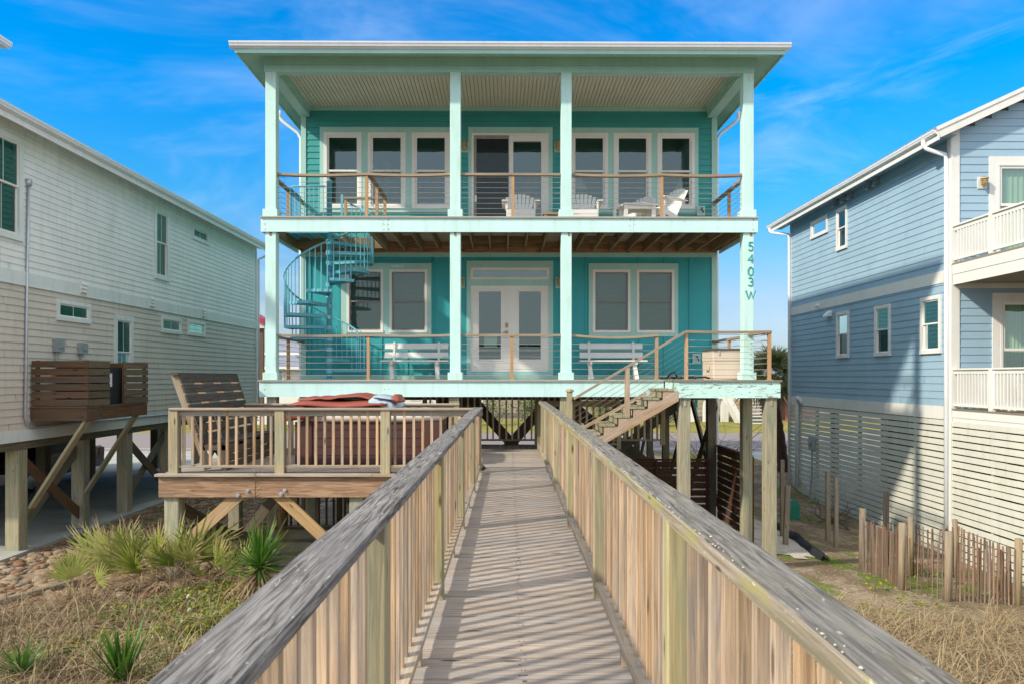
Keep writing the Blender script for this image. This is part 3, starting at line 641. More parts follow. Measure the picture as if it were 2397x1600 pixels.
# house number, painted stroke by stroke on the lower right pillar
def stroke(pts, cx, y0, h, w):
    b = MB(); b.tube([(cx+(u-.5)*w, 15.2, ZP(y0, 15.2)-v*h) for u, v in pts], .0155, 6); return b
arc = lambda cx, cy, rx, ry, a0, a1, n=12: [(cx+rx*cos(radians(a0+(a1-a0)*i/n)), cy-ry*sin(radians(a0+(a1-a0)*i/n))) for i in range(n+1)]
CH = {'5': [[(.9, .0), (.25, .0), (.18, .44)]+arc(.47, .68, .42, .32, 130, -150)], '4': [[(.72, 1), (.72, 0), (.02, .68), (1, .68)]], '0': [arc(.5, .5, .45, .5, 90, 450, 20)], '3': [arc(.45, .27, .40, .27, 150, -90, 10)+arc(.45, .75, .47, .27, 90, -150, 12)[1:]], 'W': [[(0, 0), (.27, 1), (.5, .1), (.73, 1), (1, 0)]]}
pil = [o for o in H.children if o.name.startswith('pillar')][-1]
for ch, y0, y1, w in (('5', 566, 588, .105), ('4', 594, 616, .115), ('0', 624, 646, .115), ('3', 648.5, 670, .105), ('W', 679, 700.5, .20)):
    for s in CH[ch]: obj('house_number', stroke(s, 4.912, y0+1.2, (y1-y0-2.6)/115.1, w), M['number'], pil)
R_ = random.Random(77); nb = MB()
for k_ in range(90):
    x = R_.choice((-4.95, XP(905, 15.2)-.05, XP(905, 15.2)+.05, XP(1480, 15.2)-.05, XP(1480, 15.2)+.05, 4.95, R_.uniform(-4.9, 4.9))); zz = R_.choice((4.52, 4.62, 4.72)) if R_.random() < .7 else R_.choice((1.2, 1.3, 1.4))
    if zz < 2 and x > 3: continue
    r_ = R_.uniform(.003, .0085); x += R_.uniform(-.02, .02); zz += R_.uniform(-.02, .02)
    nb.add([(x+r_*cos(j)*R_.uniform(.7, 1.4), 15.1625, zz+r_*sin(j)*R_.uniform(.6, 1.3)) for j in (0, 1, 2, 3, 4, 5)], [(0, 1, 2, 3, 4, 5)])
o_ = obj('nail_heads', nb, M['rust'], H); o_['kind'] = 'stuff'
# railings
SG = .05
for x0, x1, ps, sg in ((PX[0]+.11, PX[1]-.11, [.515], SG), (PX[1]+.11, PX[2]-.11, [.52], .0), (PX[2]+.11, PX[3]-.11, [.53], SG)): cable_rail(H, (x0, 15.31), (x1, 15.31), UF, .915, ps, sg)
cable_rail(H, (PX[0]+.11, 15.31), (PX[1]-.11, 15.31), LF, .93, [.525], .035, 7); cable_rail(H, (PX[1]+.11, 15.31), (PX[2]-.11, 15.31), LF, .93, [.51], 0, 7)
cable_rail(H, (PX[2]+.11, 15.31), (3.05, 15.31), LF, .93, [.98], .05, 7)
for s in (-1, 1):
    for z0 in (UF, LF): cable_rail(H, (s*4.9, 15.42), (s*4.9, YW-.04), z0, .915, [.5], 0, 8)
r = cable_rail(H, (OPX, 15.36), (OPX, 17.3), UF, .90, [.42, .97], 0, 7); cable_rail(H, (OPX-.05, 17.3), (-3.82, 17.3), UF, .90, [.95], 0, 7)
# landing beside the porch, on the stair side
mb = MB()
for i in range(8): mb.box(3.13, 5.10, 13.96+i*.146, 13.96+i*.146+.14, LF-.03, LF)
obj('landing_floor', mb, M['nosing'], H)
mb = MB(); mb.box(3.155, 5.075, 13.995, 14.03, 1.155, LF-.031); mb.box(5.04, 5.075, 14.03, 15.16, 1.155, LF-.032); mb.box(3.155, 3.19, 14.03, 15.16, 1.25, LF-.032); obj('landing_fascia', mb, M['peel'], H)
for x in (3.29, 4.92): mb = MB(); mb.bar((x, 14.15, gz(x, 14.15)-.1), (x, 14.15, LF-.04), .215, .215, (0, 1, 0), .01); mb.box(x-.02, x+.02, 14.03, 14.05, 1.0, 1.15); obj('piling', mb, M['pile'], H)
cable_rail(H, (3.32, 14.07), (4.89, 14.07), LF, .93, [.0, 1.0], .012, 8); cable_rail(H, (4.89, 14.07), (4.9, 15.2), LF, .93, [], 0, 8)
# roof
E0, E1, R0, R1 = -5.37, 5.41, 14.64, 33.6; zt = 8.03; ridge = 9.75; ins = 4.9
mb = MB(); rx = 0
v = [(E0, R0, zt), (E1, R0, zt), (E1, R1, zt), (E0, R1, zt), (rx, R0+ins, ridge), (rx, R1-ins, ridge)]
fs = [(0, 1, 4), (1, 2, 5, 4), (2, 3, 5), (3, 0, 4, 5)]
mb.add(v+[(a, b, c-.05) for a, b, c in v], fs+[tuple(6+i for i in f)[::-1] for f in fs]+[(0, 1, 7, 6), (1, 2, 8, 7), (2, 3, 9, 8), (3, 0, 6, 9)])
obj('roof', mb, M['shingle'], H)
mb = MB(); i0, i1, j0 = -5.0, 5.01, 15.16
so = [(E0+.03, R0+.03, 7.90), (E1-.03, R0+.03, 7.90), (E1-.03, R1-.03, 7.90), (E0+.03, R1-.03, 7.90), (i0, j0, 8.02), (i1, j0, 8.02), (i1, R1-.5, 8.02), (i0, R1-.5, 8.02)]
mb.add(so, [(0, 1, 5, 4), (1, 2, 6, 5), (3, 0, 4, 7)]); obj('soffit', mb, M['soffit'], H)
mb = MB(); mb.box(E0+.0, E1, R0, R0+.028, 7.87, 7.98); mb.box(E0, E0+.028, R0+.03, R1, 7.87, 7.98); mb.box(E1-.028, E1, R0+.03, R1, 7.87, 7.98)
for px in (850, 1130, 1440, 1680): x = XP(px, 14.8); mb.bar((x, R0+.03, 7.90), (x+.02, 15.15, 8.012), .02, .01)
obj('eave_fascia', mb, M['trim'], H)
gp = [(0, 0), (-.02, 0), (-.05, .025), (-.075, .03), (-.085, .06), (-.10, .085), (-.105, .115), (-.09, .115), (-.09, .10), (0, .10)]
mb = MB(); mb.prism(gp, lambda u, v, a: (a, R0+u, 7.945+v), E0-.09, E1+.09); obj('gutter', mb, M['gutter'], H)
for s, e in ((-1, E0), (1, E1)): mb = MB(); mb.prism(gp, lambda u, v, a: (e-s*u, a, 7.945+v), R0-.0, R1); obj('gutter', mb, M['gutter'], H)
for s, xe in ((-1, LXW), (1, RXW)):
    mb = MB(); y = YW+.2; X0 = xe+s*.58; xw = xe+s*.06
    mb.tube([(X0, y, 7.95), (X0, y, 7.80), (X0-s*.07, y, 7.70), (xw+s*.08, y, 7.42), (xw, y, 7.28), (xw, y, 5), (xw, y, 1.2), (xw, y, -1.5)], .042, 8); obj('downspout', mb, M['gutter'], H, True)
# pilings and cross bracing under the house
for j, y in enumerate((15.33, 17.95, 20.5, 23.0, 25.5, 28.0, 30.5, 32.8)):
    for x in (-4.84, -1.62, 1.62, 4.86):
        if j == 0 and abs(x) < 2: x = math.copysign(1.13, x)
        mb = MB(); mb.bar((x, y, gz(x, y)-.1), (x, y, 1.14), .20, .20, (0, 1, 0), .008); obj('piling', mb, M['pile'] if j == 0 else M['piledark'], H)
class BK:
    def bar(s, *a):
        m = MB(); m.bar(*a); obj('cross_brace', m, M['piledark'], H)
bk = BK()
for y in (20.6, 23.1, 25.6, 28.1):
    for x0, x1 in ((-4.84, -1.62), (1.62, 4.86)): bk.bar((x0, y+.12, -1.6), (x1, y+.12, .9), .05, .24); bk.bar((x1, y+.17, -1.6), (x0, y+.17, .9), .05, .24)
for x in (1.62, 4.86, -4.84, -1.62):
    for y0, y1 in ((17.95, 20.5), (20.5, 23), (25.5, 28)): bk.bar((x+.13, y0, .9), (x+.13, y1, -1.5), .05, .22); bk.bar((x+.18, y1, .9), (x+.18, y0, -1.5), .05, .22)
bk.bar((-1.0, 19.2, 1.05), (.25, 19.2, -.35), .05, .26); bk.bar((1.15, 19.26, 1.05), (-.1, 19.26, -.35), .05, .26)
H.rotation_euler = (0, 0, radians(.42))

# wall lamps, faucet plates
lantern('wall_lamp', 'brass caged wall lamp beside the sliding door, half behind the second upper pillar', PW, XP(1087, YW), ZP(345, YW)); lantern('wall_lamp', 'brass caged wall lamp beside the sliding door, half behind the third upper pillar', PW, XP(1307, YW), ZP(345, YW))
lantern('wall_lamp', 'small caged lamp by the French doors, mostly hidden by the second lower pillar', PW, XP(1078, YW), ZP(662, YW)); lantern('wall_lamp', 'small caged lamp by the French doors, mostly hidden by the third lower pillar', PW, XP(1310, YW), ZP(662, YW))
for px, py, lb in ((1629.5, 838, 'aqua faucet plate with spigot on the lower wall beside the tan chest'), (1640, 495, 'aqua faucet plate with black spigot near the upper right corner')):
    x, z = XP(px, YW), ZP(py, YW); t = thing('faucet_plate', lb, 'faucet', (x, YW-.03, z-.11), 'faucet plates on the porch walls')
    b = MB(); b.box(x-.095, x+.095, YW-.05, YW-.03, z-.115, z+.115); obj('plate', b, M['trim'], t)
    b = MB(); b.tube([(x, YW-.05, z+.03), (x, YW-.12, z+.03), (x+.03, YW-.15, z-.06)], .016, 6); b.lathe([(.035, 0), (.035, .012)], (x, YW-.11, z+.045), 8); obj('spigot', b, M['dark'], t)

# ---------------------------------------------------------------- spiral staircase
CX, CY, RR = -3.98, 16.5, .955
sp_ = thing('spiral_staircase', 'blue metal spiral staircase winding up the left porch to the upper deck', 'staircase', (CX, CY, LF))
b = MB(); b.lathe([(.06, LF), (.06, 5.84), (.068, 5.84), (.068, 5.87), (.03, 5.885)], (CX, CY, 0), 18); b.lathe([(.14, LF), (.14, LF+.012)], (CX, CY, 0), 16); obj('centre_pole', b, M['stairblue'], sp_, True)
def pol(r, d, z): return (CX+r*cos(radians(d)), CY+r*sin(radians(d)), z)
RI = .2355
for kk in range(1, 14):
    a = 30+30*kk; z = LF+RI*kk; b = MB(); poly = [pol(.05, a-40, 0)[:2], pol(RR, a-16.5, 0)[:2], pol(RR, a, 0)[:2], pol(RR, a+16.5, 0)[:2], pol(.05, a+40, 0)[:2]]
    b.prism(poly, lambda u, v, q: (u, v, q), z-.012, z)
    for d in (a-16.2, a+16.2): b.bar(pol(.07, d, z-.035), pol(RR-.01, d, z-.035), .012, .055)
    b.bar(pol(RR-.006, a-16, z-.035), pol(RR-.006, a, z-.035), .012, .055); b.bar(pol(RR-.006, a, z-.035), pol(RR-.006, a+16, z-.035), .012, .055)
    b.lathe([(.075, z-.09), (.075, z)], (CX, CY, 0), 14)
    tr = obj('tread', b, M['stairblue'], sp_)
    for d in (-11.25, -3.75, 3.75, 11.25):
        b = MB(); b.tube([pol(RR, a+d, z-.06), pol(RR, a+d, LF+RI*(a+d-30)/30+.90)], .0125, 6); obj('baluster', b, M['stairblue'], sp_)
b = MB(); b.tube([pol(RR, 60, LF+.15), pol(RR, 60, LF+1.0), pol(RR, 62, LF+1.09), pol(RR, 67, LF+1.17)]+[pol(RR, d, LF+RI*(d-30)/30+.90) for d in range(75, 446, 6)], .021, 8); obj('handrail', b, M['stairblue'], sp_, True)
b = MB(); b.box(pol(RR, 446, 0)[0]-.025, pol(RR, 446, 0)[0]+.025, CY+RR-.03, CY+RR+.02, UF-.2, UF+1.0); obj('newel', b, M['stairblue'], sp_)
b = MB(); b.box(CX-.92, CX+.02, CY-.12, CY+.86, UF-.02, UF-.006)
for x in (-.92, -.6, -.28, .0): b.box(CX+x, CX+x+.02, CY-.11, CY+.85, UF-.08, UF-.021)
b.box(CX-.92, CX+.02, CY-.135, CY-.121, UF-.10, UF-.006); obj('landing_plate', b, M['stairblue'], sp_)
gx = CX-.87; ga = [(CX-.06, CY-.10, UF+.93), (gx+.12, CY-.10, UF+.93), (gx+.04, CY-.07, UF+.925), (gx, CY+.02, UF+.92), (gx, CY+.84, UF+.92)]
b = MB(); b.tube(ga, .017, 8); obj('handrail', b, M['stairblue'], sp_, True)
for i in range(8): b = MB(); x = CX-.1-i*.105; b.tube([(x, CY-.10, UF-.08), (x, CY-.10, UF+.92)], .0105 if i < 7 else .018, 6); obj('baluster', b, M['stairblue'], sp_)
for i in range(8): b = MB(); y = CY+.03+i*.115; b.tube([(gx, y, UF-.08), (gx, y, UF+.92)], .0125, 6); obj('baluster', b, M['stairblue'], sp_)

# ---------------------------------------------------------------- stair from the landing down to the boardwalk
SX = lambda k: 3.17-.277*k
SZ = lambda k: 1.489-.1654*k
st = thing('deck_staircase', 'weathered wooden staircase with cable handrail dropping left from the landing', 'staircase', (1.0, 14.5, 0))
for k in range(1, 9):
    b = MB(); b.bar((SX(k)-.02, 14.0, SZ(k)-.02), (SX(k)-.02, 15.12, SZ(k)-.02), .135, .04); b.bar((SX(k)+.122, 14.0, SZ(k)-.02), (SX(k)+.122, 15.12, SZ(k)-.02), .135, .04)
    b.box(SX(k)-.065, SX(k)-.045, 14.02, 15.10, SZ(k+1)+.003, SZ(k)-.042); b.box(SX(k)+.13, SX(k)+.155, 14.012, 14.03, SZ(k+1)+.1, SZ(k)-.042)
    obj('tread', b, M['stair'], st)
for y in (14.035, 14.55, 15.06):
    po = [(SX(0), SZ(0)-.03)]
    for k in range(1, 9): po += [(SX(k-1)-.02 if k > 1 else SX(0), SZ(k)-.045), (SX(k)-.02, SZ(k)-.045)]
    po += [(SX(8)-.02, .0), (SX(8)+.32, .0), (SX(0), 1.10)]
    po[0] = (SX(0), SZ(1)-.045); b = MB(); b.prism(po, lambda u, v, a: (u, a, v), y-.02, y+.02)
    # grain along the slope
    b.bc = [((p[0]*.859+p[2]*.512)+y, (-p[0]*.512+p[2]*.859), p[1]) for p in b.v]
    obj('stringer', b, M['string'], st)
b = MB(); b.bar((3.30, 14.06, 2.385), (1.20, 14.06, 1.135), .09, .042); obj('handrail', b, M['caprail'], st)
b = MB(); b.bar((2.75, 15.04, 1.22), (1.25, 15.04, .40), .06, .06); obj('bottom_rail', b, M['string'], st)
b = MB(); b.bar((2.21, 14.06, .70), (2.21, 14.06, 1.72), .085, .085, (0, 1, 0)); obj('post', b, M['string'], st)
for i in range(7):
    b = MB(); d = .12+i*.105; b.tube([(3.30, 14.06, 2.36-d), (1.22, 14.06, 1.12-d)], .0042, 5); obj('cable', b, M['steel'], st)
b = MB(); b.bar((1.13, 14.10, -.1), (1.13, 14.10, 1.265), .105, .105, (0, 1, 0), .006); b.lathe([(.075, 1.265), (.08, 1.28), (.075, 1.31), (.03, 1.325)], (1.13, 14.1, 0), 8); obj('newel', b, M['post'], st)

# ---------------------------------------------------------------- boardwalk
def flakes(par, n, fx, seed, mat, rmin=.0012, rmax=.0048):
    R_ = random.Random(seed); m_ = MB()
    for i in range(n):
        x, y, z = fx(R_); r_ = R_.uniform(rmin, rmax); k_ = 7; a0 = R_.random()*6
        m_.add([(x, y, z+.0045)]+[(x+r_*R_.uniform(.6, 1.2)*cos(a0+j*2*pi/k_), y+1.5*r_*R_.uniform(.6, 1.2)*sin(a0+j*2*pi/k_), z+.0015) for j in range(k_)], [(0, j+1, (j+1) % k_+1) for j in range(k_)], None, R_.random())
    return m_
bw = thing('boardwalk', 'weathered plank boardwalk running straight from the foreground to the teal house', 'boardwalk', (.06, 8, -.3))
mb = MB(); y = .4
while y < 15.78:
    w = .138; dz = random.uniform(-.003, .002); x0 = -.625-random.uniform(0, .02); x1 = .80+random.uniform(0, .03)
    if y > 12.1: x0 = -5.6
    mb.bar((x0, y+w/2, -.019+dz), (x1 if y < 13.9 else 2.3, y+w/2, -.019+dz), w, .038, (0, 0, 1), .004); y += .1435
obj('deck_boards', mb, M['deck'], bw)
mb = MB(); x = -2.0
while x < 2.3: mb.bar((x, 15.79, -.02), (x, 17.2, -.02), .137, .038); x += .1435
obj('deck_boards', mb, M['deck'], bw)
mb = MB()
for x in (-.55, .07, .72): mb.bar((x, .4, -.16), (x, 15.7, -.16), .05, .23)
obj('joists', mb, M['joist'], bw)
def nailpos(R_): return (R_.choice((-.55, .07, .07, .72))+R_.uniform(-.02, .02)+(.06 if R_.random() < .0 else 0), .4+.1435*R_.randrange(105)+R_.choice((.035, .105)), .0015)
o_ = obj('nail_heads', flakes(bw, 700, nailpos, 8, None, .0035, .0055), M['dark'], bw, fix=False); o_['kind'] = 'stuff'
for y in (1.0, 3.4, 5.8, 8.2, 10.6):
    for x in (-.5, .68): mb = MB(); mb.bar((x, y, gz(x, y)-.2), (x, y, -.05), .15, .15, (0, 1, 0)); obj('piling', mb, M['pile'], bw)
def railing(name, label, p0, p1, posts, capw=.14, inset=0, pw=.09, bsp=.1435, bw_=.038, cap='cap', capz=1.05, wob=0, midblocks=True, zbot=.09, grp=None, cx=0, topr=True, base=0, bm='bal', pm='post', seg=None, bo=.0):
    """railing of posts, flat cap, top and bottom rails and separate balusters"""
    p0 = Vector((*p0, 0)); p1 = Vector((*p1, 0)); d = (p1-p0); L = d.length; d.normalize(); s = d.cross(Vector((0, 0, 1)))
    t = thing(name, label, 'railing', ((p0+p1)/2+Vector((0, 0, base)))[:], grp)
    at = lambda u, z, o=0: tuple(p0+d*u+s*o+Vector((0, 0, base+z)))
    if cap:
        c = MB(); n = seg or max(2, int(L/.15)); cuts = [0, L] if L < 6 else [0, L*.36, L*.7, L]
        for a, b_ in zip(cuts, cuts[1:]): c.bar(at(a, capz-.019, cx), at(b_-.004, capz-.019, cx), capw, .038, (0, 0, 1), .006, seg=max(2, int((b_-a)/.12)), wob=wob)
        obj('handrail', c, M[cap], t)
    ps = sorted(posts)
    for u in ps: b = MB(); b.bar(at(u, .0), at(u, capz-.039), pw, pw, d, .005); obj('post', b, M[pm], t)
    ends = [0 if ps[0] > .2 else ps[0]]+ps[(0 if ps[0] > .2 else 1):]+([L] if L-ps[-1] > .3 else [])
    for a, b_ in zip(ends, ends[1:]):
        a2, b2 = (a+pw/2 if a in ps else a), (b_-pw/2 if b_ in ps else b_)
        if topr: b = MB(); b.bar(at(a2, capz-.085), at(b2, capz-.085), .038, .088, (0, 0, 1)); obj('top_rail', b, M['rail'], t)
        b = MB(); b.bar(at(a2, zbot+.019), at(b2, zbot+.019), .088, .038, (0, 0, 1), .003); obj('bottom_rail', b, M['rail'], t)
        if midblocks and b2-a2 > 1.6: b = MB(); b.bar(at((a2+b2)/2, 0), at((a2+b2)/2, zbot), .07, .08, d); obj('support_block', b, M['rail'], t)
        n = max(1, round((b2-a2)/bsp)); g_ = (b2-a2)/n
        for i in range(n):
            u = a2+g_*(i+.5)+random.uniform(-.006, .006); b = MB(); b.bar(at(u+random.uniform(-.004, .004), zbot+.038, bo), at(u, capz-.04, bo), bw_*random.uniform(.92, 1.05), .04, d); obj('baluster', b, M[bm], t)
    return t
PO = [1.0, 2.83, 5.24, 7.65, 10.04, 12.12]
railing('wooden_railing', 'weathered wood railing with grey cap along the left side of the boardwalk', (-.51, .9), (-.51, 12.2), [p-.9 for p in PO], capw=.152, cap='cap', capz=1.055, wob=.004, cx=-.005, topr=False, bo=-.028, pw=.098)
rr_ = railing('wooden_railing', 'weathered wood railing with mossy grey cap along the right side of the boardwalk', (.637, .9), (.637, 15.95), [p-.9 for p in PO[:-1]+[12.2, 14.05, 15.85]], capw=.140, cap='capr', capz=1.052, wob=.003, cx=.034, topr=False, bo=.030, pw=.098)
b = MB()
for a, c in ((.9, 6.3), (6.304, 11.4), (11.404, 15.94)): b.bar((.596, a, 1.0255), (.596, c, 1.0255), .012, .051, (0, 0, 1), .003, seg=30, wob=.002)
obj('handrail_edge', b, M['mossy'], rr_)
o_ = obj('lichen', flakes(rr_, 300, lambda R_: (.598+abs(R_.gauss(0, .006)+(.02*R_.random() if R_.random() < .15 else 0)), .9+.9*R_.randrange(17)+R_.gauss(0, .22)+.3, 1.053), 3, None), M['lichen'], rr_, fix=False); o_['kind'] = 'stuff'
railing('wooden_railing', 'baluster railing with three square posts across the front of the hot tub deck', (-5.47, 12.08), (-.44, 12.08), [.06, 1.77, 3.47], capw=.17, pw=.15, cap='rail', capz=1.05, midblocks=False, seg=20, cx=.01, pm='postt')
railing('wooden_railing', 'low baluster railing behind the hot tub', (-5.4, 14.95), (-1.0, 14.95), [.06, 1.6, 3.1, 4.34], capw=.14, pw=.10, cap='rail', capz=1.02, midblocks=False)
railing('wooden_railing', 'tall baluster screen closing the boardwalk under the porch', (-2.0, 17.1), (3.6, 17.1), [.06, 2.62, 5.5], pw=.10, cap=None, capz=1.42, midblocks=False, zbot=.09, bsp=.148, bm='pale')
railing('wooden_railing', 'short baluster railing between the right rail end and the stair newel', (.74, 16.05), (2.4, 16.05), [.08, 1.6], capw=.14, pw=.09, cap='rail', capz=1.04, midblocks=False)

# ---------------------------------------------------------------- hot tub deck
hd = thing('hot_tub_deck', 'raised wooden deck with reddish front beam on square posts left of the boardwalk', 'deck', (-3.2, 13.5, gz(-3.2, 13.5)))
mb = MB(); mb.box(-5.66, -2.2, 11.90, 12.04, -.036, 0); mb.box(-2.195, -.63, 11.905, 12.04, -.04, -.002); obj('deck_edge', mb, M['rail'], hd)
mb = MB(); mb.box(-5.62, -1.75, 11.965, 12.005, -.375, -.04); mb.box(-1.746, -.66, 11.968, 12.005, -.375, -.042); mb.box(-5.62, -5.58, 12.01, 15.1, -.375, -.045); obj('rim_beam', mb, M['rim'], hd)
mb = MB()
for x in [-5.4+.405*i for i in range(12)]: mb.bar((x, 12.01, -.16), (x, 15.1, -.16), .04, .22)
obj('joists', mb, M['joist'], hd)
for x, y, w in ((-5.44, 12.14, .235), (-2.47, 12.14, .22), (-5.46, 14.9, .22), (-2.47, 14.9, .22), (-3.95, 14.9, .2)): mb = MB(); mb.bar((x, y, gz(x, y)-.2), (x, y, -.23), w, w, (0, 1, 0), .012); obj('piling', mb, M['pile'], hd)
for p, q, m_ in (((-4.30, 12.05, -.30), (-5.55, 12.05, -1.42), 'gold'), ((-3.78, 12.05, -.30), (-2.5, 12.05, -1.50), 'gold'), ((-3.85, 12.35, -.30), (-4.30, 14.2, -1.7), 'gold'), ((-5.30, 12.4, -1.0), (-4.2, 14.9, -1.75), 'piledark'), ((-5.2, 14.78, -1.55), (-4.25, 14.78, -.30), 'piledark'), ((-2.6, 14.78, -1.55), (-3.6, 14.78, -.30), 'piledark'), ((-5.40, 12.3, -.6), (-5.40, 14.8, -1.65), 'piledark')):
    mb = MB(); mb.bar(p, q, .045, .19, (0, 0, 1), .004); obj('brace', mb, M[m_], hd)
for px, py in ((557, 1158), (580, 1147), (658, 1155), (666.5, 1146.5)): mb = MB(); mb.lathe([(.032, 0), (.03, .006)], (XP(px, 11.96), 11.95, ZP(py, 11.96)), 12, 'y'); mb.lathe([(.014, -.022), (.014, 0)], (XP(px, 11.96), 11.95, ZP(py, 11.96)), 6, 'y'); obj('bolt', mb, M['bolt'], hd)
railing('brown_railing', 'dark brown baluster railing and steps under the hot tub deck', (-4.75, 15.6), (-1.3, 15.6), [.06, 1.2, 2.4, 3.4], capw=.12, pw=.10, cap='brown', capz=1.35, midblocks=False, base=-1.7, bm='acw', pm='acw', zbot=.12)
sb = thing('wooden_steps', 'low wooden steps half hidden behind the yucca under the deck', 'steps', (-3.6, 13.4, -1.75))
for i in range(3): mb = MB(); mb.box(-4.4, -2.9, 13.1+i*.28, 13.1+i*.28+.27, -1.75+.17*(i+1)-.04, -1.75+.17*(i+1)); mb.box(-4.38, -2.92, 13.12+i*.28, 13.15+i*.28, -1.78+.17*i, -1.75+.17*(i+1)-.042); obj('tread', mb, M['stair'], sb)

# hot tub
ht = thing('hot_tub', 'brown hot tub with marbled shell standing on the left deck', 'hot tub', (-2.45, 13.7, 0))
X0, X1, Y0, Y1 = -3.67, -1.2, 12.78, 14.62
mb = MB(); mb.box(X0+.06, X1-.06, Y0+.05, Y1-.05, .002, .06); obj('base', mb, M['black'], ht)
mb = MB(); mb.box(X0+.03, X1-.03, Y0+.03, Y1-.03, .06, .78)
for i in range(5):
    z0 = .07+i*.145; mb.box(X0+.30, X1-.30, Y0+.012, Y0+.03, z0, z0+.135); mb.box(X1-.03, X1-.012, Y0+.25, Y1-.25, z0, z0+.135)
for x0, x1 in ((X0, X0+.285), (X1-.285, X1)): mb.box(x0, x1, Y0, Y0+.029, .06, .785)
mb.box(X1-.029, X1, Y0+.03, Y0+.24, .06, .785); obj('cabinet', mb, M['tubb'], ht)
mb = MB()
pr = [(0, .78), (-.035, .80), (-.045, .86), (-.02, .905), (.06, .915), (.22, .90), (.28, .80), (.30, .62)]
n = 40; ring = []
for (o, z) in pr:
    for i in range(n):
        t = 2*pi*i/n; c, s_ = cos(t), sin(t); e_ = 5.0; q = (abs(c)**e_+abs(s_)**e_)**(-1/e_)
        hx, hy = (X1-X0)/2-o, (Y1-Y0)/2-o; ring.append(((X0+X1)/2+c*q*hx, (Y0+Y1)/2+s_*q*hy, z))
mb.add(ring, [(j*n+i, j*n+(i+1) % n, (j+1)*n+(i+1) % n, (j+1)*n+i) for j in range(len(pr)-1) for i in range(n)]+[tuple((len(pr)-1)*n+i for i in range(n))]); obj('shell', mb, M['acryl'], ht, True)
# folded vinyl cover resting on the left half
cv = thing('spa_cover', 'rust red vinyl cover folded over the left half of the hot tub', 'cover', (-3.0, 13.6, .93))
def slab(mb, x0, x1, y0, y1, zf, th, nx=18, ny=8):
    v = [];
    for k_ in (0, 1):
        for j in range(ny+1):
            for i in range(nx+1):
                u, w = i/nx, j/ny; ed = min(1, 6*min(u, 1-u, w, 1-w)+.35); z = zf(u, w); v.append((lerp(x0, x1, u), lerp(y0, y1, w), z+(th*ed if k_ else 0)))
    N = (nx+1)*(ny+1); f = []
    for j in range(ny):
        for i in range(nx): a = j*(nx+1)+i; f += [(a, a+nx+1, a+nx+2, a+1), (N+a, N+a+1, N+a+nx+2, N+a+nx+1)]
    for i in range(nx): f += [(i, i+1, N+i+1, N+i), (ny*(nx+1)+i+1, ny*(nx+1)+i, N+ny*(nx+1)+i, N+ny*(nx+1)+i+1)]
    for j in range(ny): a = j*(nx+1); c = a+nx; f += [(a+nx+1, a, N+a, N+a+nx+1), (c, c+nx+1, N+c+nx+1, N+c)]
    mb.add(v, f)
mb = MB(); slab(mb, -3.76, -2.28, 12.74, 14.5, lambda u, w: .925+.012*sin(u*9), .11); slab(mb, -3.74, -2.10, 12.78, 14.45, lambda u, w: 1.035+.02*sin(u*7+1)+.015*mnoise.noise(Vector((u*5, w*3, 1))), .12)
slab(mb, -3.66, -2.22, 12.9, 14.3, lambda u, w: 1.145+.055*math.exp(-((u-.62)/.22)**2)+.03*mnoise.noise(Vector((u*6, w*3, 4))), .05)
slab(mb, -3.79, -3.45, 12.70, 12.76, lambda u, w: .80+.03*u, .22, 6, 2); slab(mb, -3.5, -3.2, 12.715, 12.765, lambda u, w: .83+.08*u, .14, 6, 2); obj('vinyl_panel', mb, M['cover'], cv, True)
mb = MB(); slab(mb, -2.42, -1.98, 12.80, 14.2, lambda u, w: 1.10-.12*u+.02*sin(w*8), .13, 6, 6); slab(mb, -2.36, -2.02, 12.9, 14.0, lambda u, w: 1.20-.05*u, .05, 5, 4); obj('vinyl_underside', mb, M['coverg'], cv, True)
mb = MB(); slab(mb, -2.06, -1.90, 12.95, 13.6, lambda u, w: 1.12-.02*u, .13, 4, 4); obj('vinyl_panel', mb, M['cover'], cv, True)
mb = MB(); slab(mb, -2.2, -1.26, 12.84, 14.5, lambda u, w: .915+.03*mnoise.noise(Vector((u*7, w*6, 8)))+.02, .03, 14, 10); k = NB('clear_plastic_sheet'); tb = k.n('ShaderNodeBsdfTransparent', {'Color': (.9, .88, .86, 1)}); gb = k.n('ShaderNodeBsdfGlossy', {'Color': (.9, .86, .84, 1), 'Roughness': .2}); db = k.n('ShaderNodeBsdfDiffuse', {'Color': (.62, .55, .52, 1)}); m1 = k.n('ShaderNodeMixShader', {0: .55, 1: tb.outputs[0], 2: db.outputs[0]}); m2_ = k.n('ShaderNodeMixShader', {0: .3, 1: m1.outputs[0], 2: gb.outputs[0]}); k.l(m2_.outputs[0], [x for x in k.t.nodes if x.type == 'OUTPUT_MATERIAL'][0].inputs[0]); M['plast'] = k.m
tag(obj('plastic_sheet', mb, M['plast'], None, True, base=(-1.7, 13.6, .9)), 'crinkled clear plastic sheet over the uncovered right half of the hot tub', 'plastic sheet')
